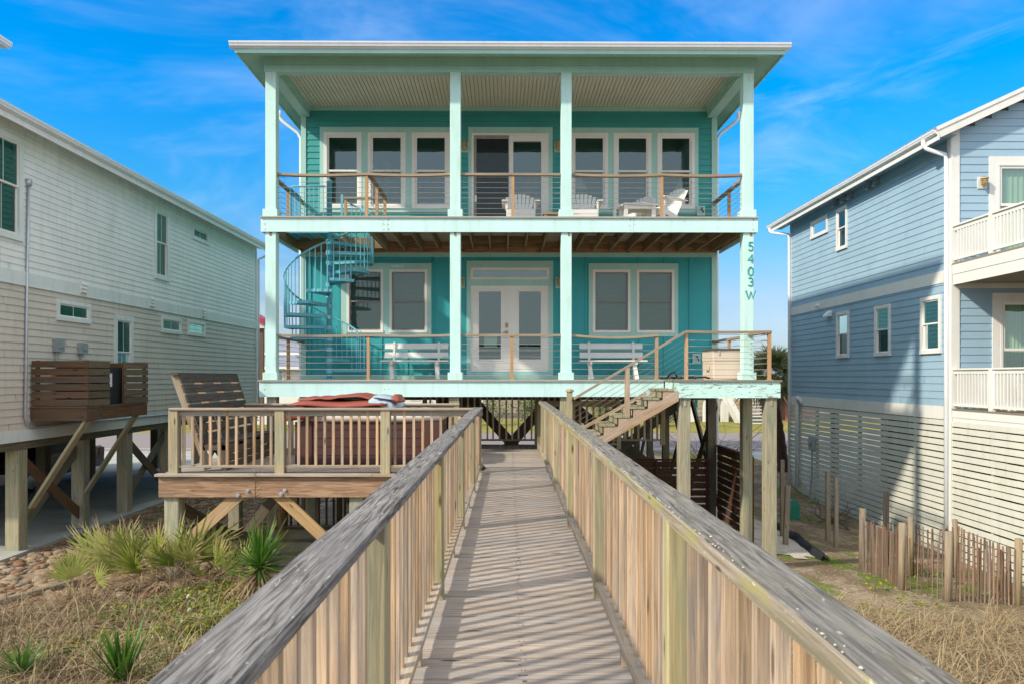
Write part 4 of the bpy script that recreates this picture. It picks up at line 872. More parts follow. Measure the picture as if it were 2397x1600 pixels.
# bench at the deck's left edge
bn = thing('high_back_bench', 'dark weathered wooden bench with tall slanted back on the left deck edge', 'bench', (-5.2, 13.7, 0))
zb = lambda z: -5.16-.36*(z-.42)/1.15
for i in range(7):
    z = .47+i*.165; mb = MB(); mb.bar((zb(z)+.03, 12.38, z+.06), (zb(z)+.03, 15.0, z+.06), .03, .135, (-.3, 0, 1)); obj('slat', mb, M['bench'], bn)
for y in (12.42, 13.25, 14.1, 14.95): mb = MB(); mb.bar((-5.0, y, .02), (zb(1.56)-.04, y, 1.58), .04, .13, (1, 0, 0)); mb.bar((-5.12, y, .38), (-4.68, y, .38), .04, .09); mb.bar((-4.74, y, .0), (-4.74, y, .42), .09, .04, (0, 1, 0)); obj('frame', mb, M['benchl'], bn)
mb = MB(); mb.bar((zb(1.6)-.02, 12.34, 1.60), (zb(1.6)-.02, 15.05, 1.60), .14, .035); obj('back_cap', mb, M['bench'], bn)
for i in range(3): mb = MB(); mb.bar((-5.05+i*.148, 12.38, .452), (-5.05+i*.148, 15.0, .452), .14, .036); obj('seat', mb, M['bench'], bn)
for i in range(3): mb = MB(); mb.bar((-4.69, 12.40, .33-i*.13), (-4.69, 15.0, .33-i*.13), .025, .115, (0, 0, 1)); obj('apron', mb, M['acg'], bn)
# item poking out past the rail end
it = thing('black_footed_item', 'small tan item with black feet lying just past the left railing end', 'item', (-.5, 12.6, 0))
mb = MB(); mb.lathe([(.01, .20), (.055, .17), (.06, .11), (.03, .05)], (-.52, 12.68, 0), 10); obj('body', mb, M['chest'], it, True)
for p, q in (((-.53, 12.62, .10), (-.42, 12.55, .01)), ((-.56, 12.6, .06), (-.45, 12.42, .0))): mb = MB(); mb.bar(p, q, .06, .035); obj('foot', mb, M['black'], it)

# ---------------------------------------------------------------- furniture on the porches
def park_bench(x0, x1, lb):
    xc = (x0+x1)/2; t = thing('garden_bench', lb, 'bench', (xc, 17.2, LF), 'white garden benches on the lower porch'); L = (x1-x0)/2-.03
    for z, y, w in ((.77, 17.47, .14), (.56, 17.41, .14)): b = MB(); b.bar((xc-L, y, LF+z), (xc+L, y, LF+z), .035, w, (0, .25, 1), .008); obj('back_slat', b, M['chairw'], t)
    for i in range(3): b = MB(); b.bar((x0, 17.02+i*.125, LF+.42), (x1, 17.02+i*.125, LF+.42), .115, .036, (0, 0, 1), .006); obj('seat_slat', b, M['chairw'], t)
    for x in (xc-L+.22, xc+L-.22):
        b = MB(); b.bar((x, 17.34, LF+.0), (x, 17.46, LF+.86), .05, .07, (0, 1, 0)); b.bar((x+.02, 17.0, LF), (x-.03, 17.12, LF+.40), .085, .05, (0, 1, 0)); b.bar((x, 16.96, LF+.375), (x, 17.38, LF+.375), .05, .07); obj('leg', b, M['chairw'], t)
park_bench(-2.94, -1.40, 'white slatted garden bench between the spiral stair and the second pillar'); park_bench(1.60, 3.13, 'white slatted garden bench right of the French doors, behind the stair rail')
def adirondack():
    t = thing('adirondack_chair', '', 'chair', (0, 0, 0), 'white adirondack chairs on the upper porch')
    for i in range(7):   # fan back, facing -y
        u = (i-3)/3; b = MB(); h = .80-.10*u*u; x0, x1 = u*.19, u*.285; b.bar((x0, .17, .26), (x1, .17+.36*h, .26+.93*h*.86), .075, .018, (0, 1, 0), .005); obj('back_slat', b, M['chairw'], t)
    for i in range(5): b = MB(); b.bar((-.27, -.32+i*.11, .36-i*.035), (.27, -.32+i*.11, .36-i*.035), .10, .02); obj('seat_slat', b, M['chairw'], t)
    b = MB(); b.box(-.29, .29, -.385, -.365, .19, .355); obj('seat_front', b, M['chairw'], t)
    for s in (-1, 1):
        b = MB(); b.bar((s*.30, -.33, 0), (s*.30, -.33, .545), .03, .10, (0, 1, 0)); obj('leg', b, M['chairw'], t)
        b = MB(); b.bar((s*.30, -.34, .30), (s*.27, .55, .02), .03, .12); obj('leg', b, M['chairw'], t)
        b = MB(); b.bar((s*.35, -.42, .56), (s*.33, .34, .56), .13, .022, (0, 0, 1), .005); b.prism([(-.05, 0), (.05, 0), (.02, -.16), (-.02, -.16)], lambda u, v, a: (a, -.30+u, .548+v), s*.315, s*.335); obj('armrest', b, M['chairw'], t)
    b = MB(); b.bar((-.33, .29, .52), (.33, .29, .52), .03, .06); obj('back_brace', b, M['chairw'], t)
    return t
ad = adirondack(); ad.location = (.235, 16.55, UF); ad['label'] = 'white adirondack chair in front of the sliding door, facing out'
ad.rotation_euler = (0, 0, .02)
copy_tree(ad, None, (1.62, 16.55, UF), -.04, 'white adirondack chair half behind the third upper pillar'); copy_tree(ad, None, (2.82, 16.95, UF), -.75, 'white adirondack chair behind the white table, turned to the left')
copy_tree(ad, None, (3.36, 16.3, UF), -.95, 'big white adirondack chair in profile near the right end of the porch')
def small_table(name, lb, x, y, w, d, h, mat, rz=0):
    t = thing(name, lb, 'table', (x, y, UF), None, rz); L = LOC[t.name]
    b = MB()
    for i in range(5): b.box(x-w/2, x+w/2, y-d/2+i*d/5+.004, y-d/2+(i+1)*d/5-.004, UF+h-.03, UF+h)
    obj('tabletop', b, M[mat], t); b = MB(); b.box(x-w/2+.05, x+w/2-.05, y-d/2+.05, y-d/2+.07, UF+h-.11, UF+h-.031); b.box(x-w/2+.05, x+w/2-.05, y+d/2-.07, y+d/2-.05, UF+h-.11, UF+h-.031); obj('apron', b, M[mat], t)
    for sx in (-1, 1):
        for sy in (-1, 1): b = MB(); b.box(x+sx*(w/2-.06)-.04, x+sx*(w/2-.06)+.04, y+sy*(d/2-.06)-.03, y+sy*(d/2-.06)+.03, UF, UF+h-.032); obj('leg', b, M[mat], t)
small_table('side_table', 'white slatted side table between the two turned adirondack chairs', 2.72, 15.95, .72, .5, .40, 'chairw', .12)
small_table('side_table', 'low taupe side table beside the third upper pillar', .92, 16.3, .40, .45, .29, 'caprail')
# storage chest, hose
ch = thing('storage_chest', 'tan plastic storage chest with dark lid in the right corner of the lower porch', 'storage box', (4.6, 16.05, LF)); x0, x1, y0, y1 = 4.26, 4.98, 15.62, 16.5
mb = MB(); mb.prism([(x0+.02, y0+.02), (x1-.02, y0), (x1, y1), (x0, y1), (x0, y0+.05)], lambda u, v, a: (u, v, a), LF+.03, LF+.40); mb.prism([(x0+.01, y0+.005), (x1-.01, y0-.012), (x1, y1), (x0-.01, y1), (x0-.01, y0+.04)], lambda u, v, a: (u, v, a), LF+.402, LF+.61)
mb.box(x0+.02, x1-.02, y0+.03, y1, LF, LF+.03); obj('body', mb, M['chest'], ch)
mb = MB(); mb.box(x0-.03, x1, y0-.02, y1, LF+.612, LF+.65); obj('lid', mb, M['lid'], ch); mb = MB(); mb.box(x0+.1, x0+.12, y0-.02, y0-.008, LF+.52, LF+.60); mb.box(x0-.05, x0-.012, y0+.3, y0+.5, LF+.2, LF+.30); obj('latch', mb, M['chest'], ch)
mb = MB(); pts = [(3.15+.42*t+.28*cos(t*9)*.6, 15.7+.22*sin(t*9), LF+.025+.012*(t*9 % 3)) for t in [i/40*2.2 for i in range(41)]]; mb.tube(pts, .018, 6); mb.tube([(3.25, 15.5, LF+.02), (3.33, 15.45, LF+.13), (3.42, 15.5, LF+.16), (3.5, 15.55, LF+.02)], .02, 6); tag(obj('hose', mb, M['black'], None, True, (3.6, 15.7, LF)), 'black hose coiled flat on the lower porch beside the storage chest', 'hose')

# ---------------------------------------------------------------- brown slat screens under the porch
def slat_fence(name, lb, p0, p1, zt, zb0, posts, pitch=.17, sl=.135):
    p0 = Vector((*p0, 0)); p1 = Vector((*p1, 0)); t = thing(name, lb, 'fence', ((p0+p1)/2+Vector((0, 0, zb0)))[:], 'brown slat fences under the porch')
    d = (p1-p0).normalized(); b = MB(); z = zt-.06
    while z-sl > zb0: b.bar(p0+Vector((0, 0, z-sl/2)), p1+Vector((0, 0, z-sl/2)), .022, sl); z -= pitch
    obj('slats', b, M['brown'], t); b = MB(); b.bar(p0+Vector((0, 0, zt-.02)), p1+Vector((0, 0, zt-.02)), .10, .038); obj('cap', b, M['brown'], t)
    for q in posts: b = MB(); c = p0.lerp(p1, q)+d.cross(Vector((0, 0, 1)))*.035; b.bar(c+Vector((0, 0, zb0-.1)), c+Vector((0, 0, zt-.04)), .09, .045, d); obj('post', b, M['brown'], t)
slat_fence('slat_fence', 'brown slat fence facing the boardwalk, behind the landing posts', (1.2, 17.8), (4.76, 17.8), -.40, -1.85, [.0, .33, .64, .98])
slat_fence('slat_fence', 'brown slat fence running back along the right side under the porch', (4.98, 15.45), (4.98, 17.9), -.07, -2.0, [.02, .5, .97])

# ---------------------------------------------------------------- left neighbour (white over beige, on piles)
LX = -9.1
def LD(px): return 9.1*F/(1193-px)
L = thing('neighbour_house', 'long white and beige house on wooden piles at the left', 'house', (-12, 19, -1.7)); PL = plane('x', LX, 1)
def lwin(pa, pb, z0, z1): return (LD(pa), LD(pb), z0, z1)
lup = [(12.9, LD(51), 4.05, 5.97), lwin(359.5, 394.7, 4.06, 5.92), lwin(449, 487, 5.49, 5.92)]
llo = [lwin(131, 209.5, 2.68, 3.11), lwin(265.7, 310, 1.2, 2.98), lwin(376, 423, 2.70, 3.14), lwin(437.7, 478.5, 2.72, 3.16)]
Y0L, Y1L = 12.85, 26.85
mb = MB(); backing(mb, PL, Y0L+.02, Y1L-.1, 3.49, 6.05, -.01, lup); siding(mb, PL, Y0L, Y1L-.1, 3.49, 6.05, .125, lup, .014, joints=3.2); obj('wall', mb, M['lwhite'], L)
mb = MB(); backing(mb, PL, Y0L+.02, Y1L-.1, .56, 3.24, -.01, llo); siding(mb, PL, Y0L, Y1L-.1, .56, 3.24, .135, llo, .016, joints=3.2); obj('wall', mb, M['lbeige'], L)
mb = MB(); bx(mb, PL, Y0L, Y1L, -.02, .03, 3.24, 3.50); bx(mb, PL, Y0L, Y1L, -.02, .03, .35, .56); bx(mb, PL, Y0L, Y1L, .03, .04, 3.24, 3.265); bx(mb, PL, Y1L-.1, Y1L, -.02, .028, .56, 3.24); bx(mb, PL, Y1L-.1, Y1L, -.02, .028, 3.5, 6.05); bx(mb, PL, Y0L, Y1L, -.02, .02, 6.05, 6.22); obj('trim', mb, M['ltrim'], L)
for q, mt in ((lup[0], (1, 1)), (lup[1], (1, 1)), (lup[2], (1, 0)), (llo[0], (1, 0)), (llo[1], (1, 1)), (llo[2], (1, 0)), (llo[3], (1, 0))):
    tall = q[3]-q[2] > 1
    window(L, PL, *q, rail=(lerp(q[2], q[3], .52) if tall else None), fw=(.12 if tall else .085), sw=.03, mats=('ltrim', 'glassd'), muntin=mt if not tall else (1, 0), blind=('greenblind' if q in (llo[0], llo[1], lup[0]) else 'blind', 'slats'), n1=.04)
mb = MB(); mb.box(-21, LX-.02, Y0L, Y0L+.1, .35, 6.2); mb.box(-21, LX-.02, Y1L-.1, Y1L-.01, .35, 6.2); mb.box(-21, LX-.03, Y0L+.1, Y1L-.1, .36, .50); obj('wall', mb, M['lwhite'], L)
ov = .38
mb = MB(); v = [(LX+ov, Y0L-.45, 6.24), (LX+ov, Y1L+.35, 6.24), (-15, Y1L+.35, 8.3), (-15, Y0L-.45, 8.3), (-21.5, Y1L+.35, 6.24), (-21.5, Y0L-.45, 6.24)]
mb.add(v+[(a, b, c-.06) for a, b, c in v], [(0, 1, 2, 3), (3, 2, 4, 5), (6, 9, 8, 7), (9, 11, 10, 8), (0, 6, 7, 1), (5, 4, 10, 11), (0, 3, 9, 6), (1, 7, 8, 2), (3, 5, 11, 9), (2, 8, 10, 4)]); obj('roof', mb, M['greyroof'], L)
mb = MB(); y = Y0L-.45
while y < Y1L+.3: mb.box(LX, LX+ov-.02, y, min(y+.095, Y1L+.32), 6.165, 6.175); y += .1
mb.box(LX+ov-.03, LX+ov, Y0L-.45, Y1L+.34, 6.03, 6.235); obj('soffit', mb, M['lwhite'], L)
mb = MB(); mb.prism(gp, lambda u, v, a: (LX+ov-u, a, 6.135+v), Y0L-.45, Y1L+.36); obj('gutter', mb, M['gutter'], L)
mb = MB(); yg = Y1L+.3; mb.tube([(LX+ov+.03, yg, 6.14), (LX+ov+.03, yg, 6.04), (LX+ov-.1, yg-.1, 5.9), (LX+.06, Y1L+.05, 5.75), (LX+.06, Y1L+.05, 4), (LX+.06, Y1L+.05, .2)], .045, 8); obj('downspout', mb, M['gutter'], L, True)
for px in (191, 352, 473):
    y = LD(px); mb = MB(); bx(mb, PL, y-.11, y+.11, .03, .05, 3.30, 3.56)
    for i in range(3): z = 3.33+i*.08; mb.prism([(.05, z), (.09, z), (.05, z+.05)], lambda u, v, a: PL(a, u, v), y-.09, y+.09)
    obj('vent', mb, M['lwhite'], L)
mb = MB(); q = [PL(LD(62), .04, 5.15), PL(LD(58), .04, 3), PL(LD(52), .06, .80), PL(LD(52)+.06, .06, .68), PL(LD(52)+.2, .06, .60)]+[PL(y, .06, .60-.006*(y-14)) for y in (15, 17, 20, 24)]; mb.tube(q, .025, 7); bx(mb, PL, LD(62)-.045, LD(62)+.045, .0, .08, 5.13, 5.26); obj('conduit', mb, M['bolt'], L, True)
for pa, pb, za, zb_ in ((121, 135, 2.05, 2.24), (179, 191, 2.03, 2.21)):
    ya, yb = LD(pa), LD(pb)+.04; mb = MB(); bx(mb, PL, ya, yb, .0, .12, za, zb_+.05); bx(mb, PL, ya+.03, yb-.03, .12, .135, za+.08, zb_+.03); mb.tube([PL(ya+.06, .06, za), PL(ya+.04, .07, za-.2), PL(ya+.02, .05, za-.45)], .016, 6); obj('meter_box', mb, M['grey'], L)
PY = (14.05, 16.15, 18.0, 20.2, 22.4, 24.6, 26.6)
for i, x in enumerate((-9.27, -12.6, -16.2, -20)):
    for y in (PY if i < 2 else PY[::2]): mb = MB(); mb.bar((x, y, -1.75), (x, y, .36), .26, .26, (0, 1, 0), .01); obj('piling', mb, M['pile'] if i == 0 else M['piledark'], L)
for a, b in ((14.05, 16.15), (18.0, 20.2), (22.4, 24.6)):
    for s, o in ((0, .0), (1, .055)):
        mb = MB(); y0, y1 = (a, b) if s else (b, a); mb.bar((-9.24-o, y0, -1.45), (-9.24-o, y1, .05), .045, .2); obj('brace', mb, M['piledark'] if s else M['acw'], L)
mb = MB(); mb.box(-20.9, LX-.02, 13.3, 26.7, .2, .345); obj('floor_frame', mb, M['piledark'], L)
mb = MB(); mb.box(-21, -20.9, 13.3, 26.7, -1.7, .34); obj('wall', mb, M['piledark'], L)  # added wall closing the far side, darkens the space under the house
# higher roof of the same house, its corner poking in at the top left edge
tx, ty = XP(24, 20.0), 20.0; tz = ZP(112, 20.0)
mb = MB(); mb.box(-19, tx-.55, ty-4.8, ty-.35, 7.2, tz+.1); obj('wall', mb, M['lwhite'], L)
mb = MB(); v = [(tx-.1, ty-5, tz+.20), (tx-.1, ty+.1, tz+.20), (-19, ty+.1, tz+2.0), (-19, ty-5, tz+2.0)]; mb.add(v+[(a, b, c-.07) for a, b, c in v], [(0, 1, 2, 3), (7, 6, 5, 4), (0, 4, 5, 1), (3, 7, 4, 0), (1, 5, 6, 2)]); obj('roof', mb, M['shingle'], L)
mb = MB(); mb.prism(gp, lambda u, v, a: (tx-.12-u*1.15, a, tz+v*1.5), ty-5, ty+.1); obj('gutter', mb, M['gutter'], L)
mb = MB(); mb.box(-19, tx-.14, ty-4.9, ty+.06, tz+.0, tz+.03); obj('soffit', mb, M['ltrim'], L)
# air conditioner stand
AX, A0_, A1_ = -8.0, 14.15, 16.5
ac = thing('equipment_screen', 'brown slatted box on a braced platform hung on the left house', 'screen', (-8.5, 15.3, .75))
mb = MB(); mb.box(LX+.04, AX, A0_, A0_+.04, .72, .955); mb.box(AX-.04, AX, A0_+.04, A1_, .72, .955); mb.box(LX+.04, AX-.04, A1_-.04, A1_, .72, .955); mb.box(LX+.04, AX+.01, A0_-.02, A1_+.02, .96, .99); obj('platform', mb, M['acw'], ac)
for i in range(6):
    z = 1.0+i*.146; mb = MB(); mb.box(LX+.05, AX+.022, A0_, A0_+.022, z, z+.122); obj('slat', mb, M['acw'], ac)
    mb = MB(); mb.box(AX, AX+.022, A0_+.024, LD(255)*8/9.1, z, z+.122); obj('slat', mb, M['acg'], ac); mb = MB(); mb.box(AX, AX+.022, LD(290)*8/9.1, A1_, z, z+.122); obj('slat', mb, M['acg'], ac)
    mb = MB(); mb.box(LX+.05, AX-.02, A1_-.022, A1_, z, z+.122); obj('slat', mb, M['acw'], ac)
for x, y in ((LX+.1, A0_+.03), (AX-.06, A0_+.03), (AX-.05, 15.53), (AX-.06, A1_-.1)): mb = MB(); mb.box(x, x+.06, y, y+.06, .99, 1.86); obj('post', mb, M['acw'], ac)
for y in (14.3, 16.15): mb = MB(); mb.bar((-8.08, y, .72), (-9.15, y, -.95), .05, .19, (1, 0, 1)); obj('brace', mb, M['pile'], ac)
au = thing('air_conditioner', 'dark grey outdoor unit inside the brown slatted box', 'air conditioner', (-8.5, 15.2, .99))
mb = MB(); mb.box(-8.95, -8.14, 14.75, 15.80, 1.0, 1.74)
for i in range(14): mb.box(-8.15, -8.13, 14.78, 15.1, 1.05+i*.045, 1.07+i*.045)
obj('casing', mb, M['dark'], au); mb = MB(); mb.box(-8.14, -8.135, 15.2, 15.3, 1.35, 1.62); obj('sticker', mb, M['chairw'], au)
# parked car under the left house
car = thing('parked_car', 'black car parked under the left house, mostly hidden behind the piles', 'car', (-13.4, 22.3, -1.69)); cz = -1.69; cx = -13.35
prof = [(0, .35), (.02, .62), (.15, .80), (1.0, .92), (1.7, 1.36), (2.9, 1.44), (3.9, 1.05), (4.5, .98), (4.62, .75), (4.6, .35)]
mb = MB(); mb.prism([(20.0+u, cz+v) for u, v in prof], lambda u, v, a: (a, u, v), cx-1.75, cx); obj('body', mb, M['carblack'], car)
mb = MB(); mb.prism([(21.25, cz+.96), (21.8, cz+1.31), (22.8, cz+1.37), (23.6, cz+1.05)], lambda u, v, a: (a, u, v), cx, cx+.01); obj('side_window', mb, M['dark'], car)
for y in (20.85, 23.75):
    mb = MB(); mb.lathe([(.33, -.11), (.33, .11), (.24, .12)], (cx-.1, y, cz+.33), 18, 'x'); w = obj('wheel', mb, M['black'], car)
    mb = MB(); mb.lathe([(.22, .12), (.05, .14)], (cx-.1, y, cz+.33), 10, 'x'); obj('rim', mb, M['bolt'], w)
mb = MB(); mb.box(cx-.02, cx+.015, 24.3, 24.6, cz+.72, cz+.95); obj('tail_lamp', mb, M['tail'], car); mb = MB(); mb.box(cx-.02, cx+.012, 24.0, 24.4, cz+.97, cz+1.02); obj('rear_glass', mb, M['bolt'], car)

# ---------------------------------------------------------------- right neighbour (blue with white trim)
RX = 10.07
def RD(px): return RX*F/(px-1193)
R = thing('neighbour_house', 'pale blue house with white trim and cream slatted base at the right', 'house', (12, 20, -2.5)); PR = plane('x', RX, -1)
YA, YB = 17.04, 26.8
rup = [(RD(1939), RD(1900), 6.1, 6.67), (RD(1984.6), RD(1959.7), 5.38, 6.66)]; rlo = [(RD(1989), RD(1959.7), 2.12, 3.50), (RD(2086), RD(2049), 2.11, 3.47), (RD(2205), RD(2157), 2.10, 3.46)]
mb = MB(); backing(mb, PR, YA+.12, YB-.1, 4.0, 7.1, -.01, rup); backing(mb, PR, YA+.12, YB-.1, .87, 3.72, -.01, rlo); siding(mb, PR, YA+.12, YB-.1, 4.0, 7.1, .175, rup, .014, joints=3.6); siding(mb, PR, YA+.12, YB-.1, .87, 3.72, .175, rlo, .014, joints=3.6); obj('wall', mb, M['rblue'], R)
mb = MB(); bx(mb, PR, YA+.12, YB, -.02, .025, 3.72, 4.0); bx(mb, PR, YA+.12, YB, -.02, .025, .57, .87); bx(mb, PR, YA-.02, YA+.12, -.02, .03, -2.6, 7.1); bx(mb, PR, YB-.1, YB, -.02, .026, .87, 7.1)
for y in (YA+1.55,): bx(mb, PR, y-.05, y+.05, -.06, -.02, -2.6, .57)
PF = plane('y', YA, -1); bx(mb, PF, RX-.02, RX+.17, -.02, .03, .83, 3.63); bx(mb, PF, RX-.02, RX+.17, -.02, .03, 4.1, 7.3); bx(mb, PF, RX+.17, 20, -.02, .02, 3.56, 3.72); obj('trim', mb, M['rwhite'], R)
fw_ = (XP(2321.6, YA), XP(2321.6, YA)+1.05, .83, 3.45); fu = (XP(2314, YA), XP(2314, YA)+1.3, 4.12, 6.55)
for q in (fw_, fu):
    mb = MB(); trimset(mb, PF, q[0], q[1], q[2], q[3], [(q[0]+.18, q[1]-.18, q[2], q[3]-.16)], -.02, .035); obj('window_trim', mb, M['rwhite'], R)
    window(R, PF, q[0]+.18, q[1]-.18, q[2]+.02, q[3]-.16, rail=q[2]+1.33, fw=.05, sw=.06, mats=('rwhite', 'glass'), blind=('curtain', 'flat'))
gable = lambda x: 7.32+.46*(x-10.07)
mb = MB(); hs = [(q[0]+.1, q[1]-.1, q[2], q[3]-.1) for q in (fw_, fu)]; siding(mb, PF, RX+.17, 20, .83, 3.6, .175, hs, .014); siding(mb, PF, RX+.17, 20, 4.1, 9.6, .175, hs, .014, topf=lambda z: 10.07+(z-7.18)/.46); obj('wall', mb, M['rblue'], R)
for q in rup+rlo: window(R, PR, *q, rail=(lerp(q[2], q[3], .52) if q[3]-q[2] > .8 else None), fw=.09, sw=.035, mats=('rwhite', 'glassd'), blind=('greenblind', 'slats'), drop=(.5 if q in rlo else 0))
room(R, PR, YA+.3, YB-.3, .9, 7.0, 2.5)
mb = MB(); mb.box(RX+.05, 20, YB-.1, YB-.02, .6, 7.1); mb.box(RX+.05, 20, YA+.1, YB-.1, .50, .57); obj('wall', mb, M['rblue'], R)
# slatted base
def slats(y0, y1, nm='slat_screen'):
    mb = MB(); z = .555
    while z > -2.75:
        y = y0
        while y < y1: ye = min(y1, y+random.uniform(2.2, 3.2)); dz = random.uniform(-.004, .004); mb.bar((RX, y+.002, z-.066+dz), (RX, ye-.002, z-.066+dz+random.uniform(-.005, .005)), .022, .122); y = ye
        z -= .152
    obj(nm, mb, M['slat'], R)
slats(YA+.14, YB); slats(9.5, YA-.03)
mb = MB(); mb.box(13.2, 13.3, 9.6, YB-.2, -2.7, .5); obj('wall', mb, M['piledark'], R)  # added dark wall behind the slats, keeps the gaps between them dark
for y in [9.6+1.5*i for i in range(12)]: mb = MB(); mb.box(RX+.03, RX+.11, y, y+.09, -2.7, .6); obj('base_post', mb, M['slat'], R)
for x in (10.6, 14, 18):
    for y in (11, 14, 17.5, 21, 24.5): mb = MB(); mb.box(x, x+.2, y, y+.2, -2.7, .6); obj('piling', mb, M['piledark'], R)
mb = MB(); ex = RX-.45
v = [(ex-.03, YA-.28, 7.06), (ex-.03, YB+.95, 7.06), (16, YB+.95, 7.06+.46*(16-ex)), (16, YA-.28, 7.06+.46*(16-ex)), (22, YB+.95, 7.06), (22, YA-.28, 7.06)]
mb.add(v+[(a, b, c+.07) for a, b, c in v], [(0, 1, 2, 3), (3, 2, 4, 5), (6, 9, 8, 7), (9, 11, 10, 8), (0, 6, 7, 1), (5, 4, 10, 11), (0, 3, 9, 6), (1, 7, 8, 2), (3, 5, 11, 9), (2, 8, 10, 4)])
y = YA-.2
for i in range(26): mb.box(ex-.05, ex+.06, YA-.2+i*.42, YA+.14+i*.42, 7.10, 7.155)
obj('roof', mb, M['greyroof'], R)
mb = MB(); mb.bar((ex, YA-.29, 6.99), (16, YA-.29, 6.99+.46*(16-ex)), .03, .19); mb.bar((ex-.06, YA-.31, 7.09), (16, YA-.31, 7.09+.46*(16.06-ex)), .03, .08); mb.box(ex-.0, ex+.03, YA-.27, YB+.9, 6.86, 7.05); obj('rake_board', mb, M['rwhite'], R)
mb = MB(); mb.box(ex+.03, RX, YA-.26, YB+.9, 6.98, 6.99); obj('soffit', mb, M['rblue'], R)
mb = MB(); mb.prism(gp, lambda u, v, a: (ex+u, a, 6.98+v), YA-.25, YB+.93); obj('gutter', mb, M['gutter'], R)
for ys, yw in ((YA+.25, YA+.08), (YB+.7, YB-.06)):
    mb = MB(); mb.tube([(ex-.05, ys, 6.99), (ex-.05, ys, 6.88), (ex, (ys*.85+yw*.15), 6.80), (RX-.1, yw, 6.62), (RX-.07, yw, 6.5), (RX-.07, yw, 3), (RX-.07, yw, -2.4)], .05, 8); obj('downspout', mb, M['gutter'], R, True)
for y in (20.35, 20.75, 21.9, 22.3, 22.9): mb = MB(); mb.box(RX-.12, RX-.0, y, y+.10, 6.80, 6.975); mb.lathe([(.04, 0), (.07, -.10)], (RX-.13, y+.05, 6.84), 8); obj('eave_lamp', mb, M['grey'], R)
mb = MB(); y = RD(1943); mb.prism([(0, 3.62), (.0, 3.42), (.17, 3.42), (.14, 3.50)], lambda u, v, a: PR(a, u, v), y-.16, y+.16); obj('dryer_vent', mb, M['gutter'], R)
mb = MB(); y = RD(1918); mb.lathe([(.06, 0), (.05, -.12)], (RX-.02, y, 3.84), 10, 'x'); obj('vent', mb, M['gutter'], R)
mb = MB(); y = RD(1872); q = RX-.10; mb.tube([(q+.1, y-.25, .62), (q, y-.22, .78), (q, y-.1, .84), (q, y, .74), (q, y, .6), (q, y, -2.3)], .065, 10); obj('pvc_pipe', mb, M['pvc'], R, True)
mb = MB(); y = RD(1906); mb.box(RX-.14, RX-.02, y-.14, y+.14, -.85, -.42); mb.lathe([(.1, -.04), (.1, .0)], (RX-.14, y, -.62), 12, 'x'); mb.tube([(RX-.07, y, -.85), (RX-.08, y, -1.7), (RX-.12, y+.05, -2.4)], .03, 6); obj('meter_box', mb, M['grey'], R)
lantern('wall_lamp', '', PF, 10.75, 5.95, par=thing('wall_lamp', 'caged wall lamp on the blue house beside the upper curtained door', 'wall lamp', (10.75, YA-.03, 5.8)), bm='rwhite')
# porches of the blue house: decks, fascias, railings toward the camera
for z1, z0 in ((4.12, 3.63), (.83, .45)):
    mb = MB(); mb.box(RX, 20, 9.5, YA-.04, z1-.04, z1); mb.box(RX+.03, 20, 9.6, YA-.05, z0+.04, z0+.05); obj('porch_floor', mb, M['nosing'], R)
    mb = MB(); mb.box(RX+.0, RX+.035, 9.5, YA-.04, lerp(z0, z1, .48), z1-.045); mb.box(RX+.012, RX+.036, 9.5, YA-.04, z0, lerp(z0, z1, .475)); obj('fascia', mb, M['rwhite'], R)
    rr = MB(); hgt = .91 if z1 < 2 else .86; rr.box(RX-.0, RX+.10, 9.5, YA-.04, z1+hgt-.035, z1+hgt); rr.box(RX+.035, RX+.07, 9.5, YA-.04, z1+hgt-.12, z1+hgt-.037); rr.box(RX+.02, RX+.085, 9.5, YA-.04, z1+.06, z1+.10); pr2 = obj('porch_railing', rr, M['rwhite'], R)
    y = 9.6
    while y < YA-.1:
        b = MB(); b.box(RX+.035, RX+.072, y, y+.04, z1+.10, z1+hgt-.12); obj('baluster', b, M['rwhite'], pr2); y += .105
    for y in (15.62, 13.9, 12.2): b = MB(); b.box(RX-.005, RX+.095, y, y+.10, z1, z1+hgt-.036); obj('post', b, M['rwhite'], pr2)
b = copy_tree(ad, None, (11.15, 15.9, .83), 1.2, 'white adirondack chair on the lower porch of the blue house'); del b['group']

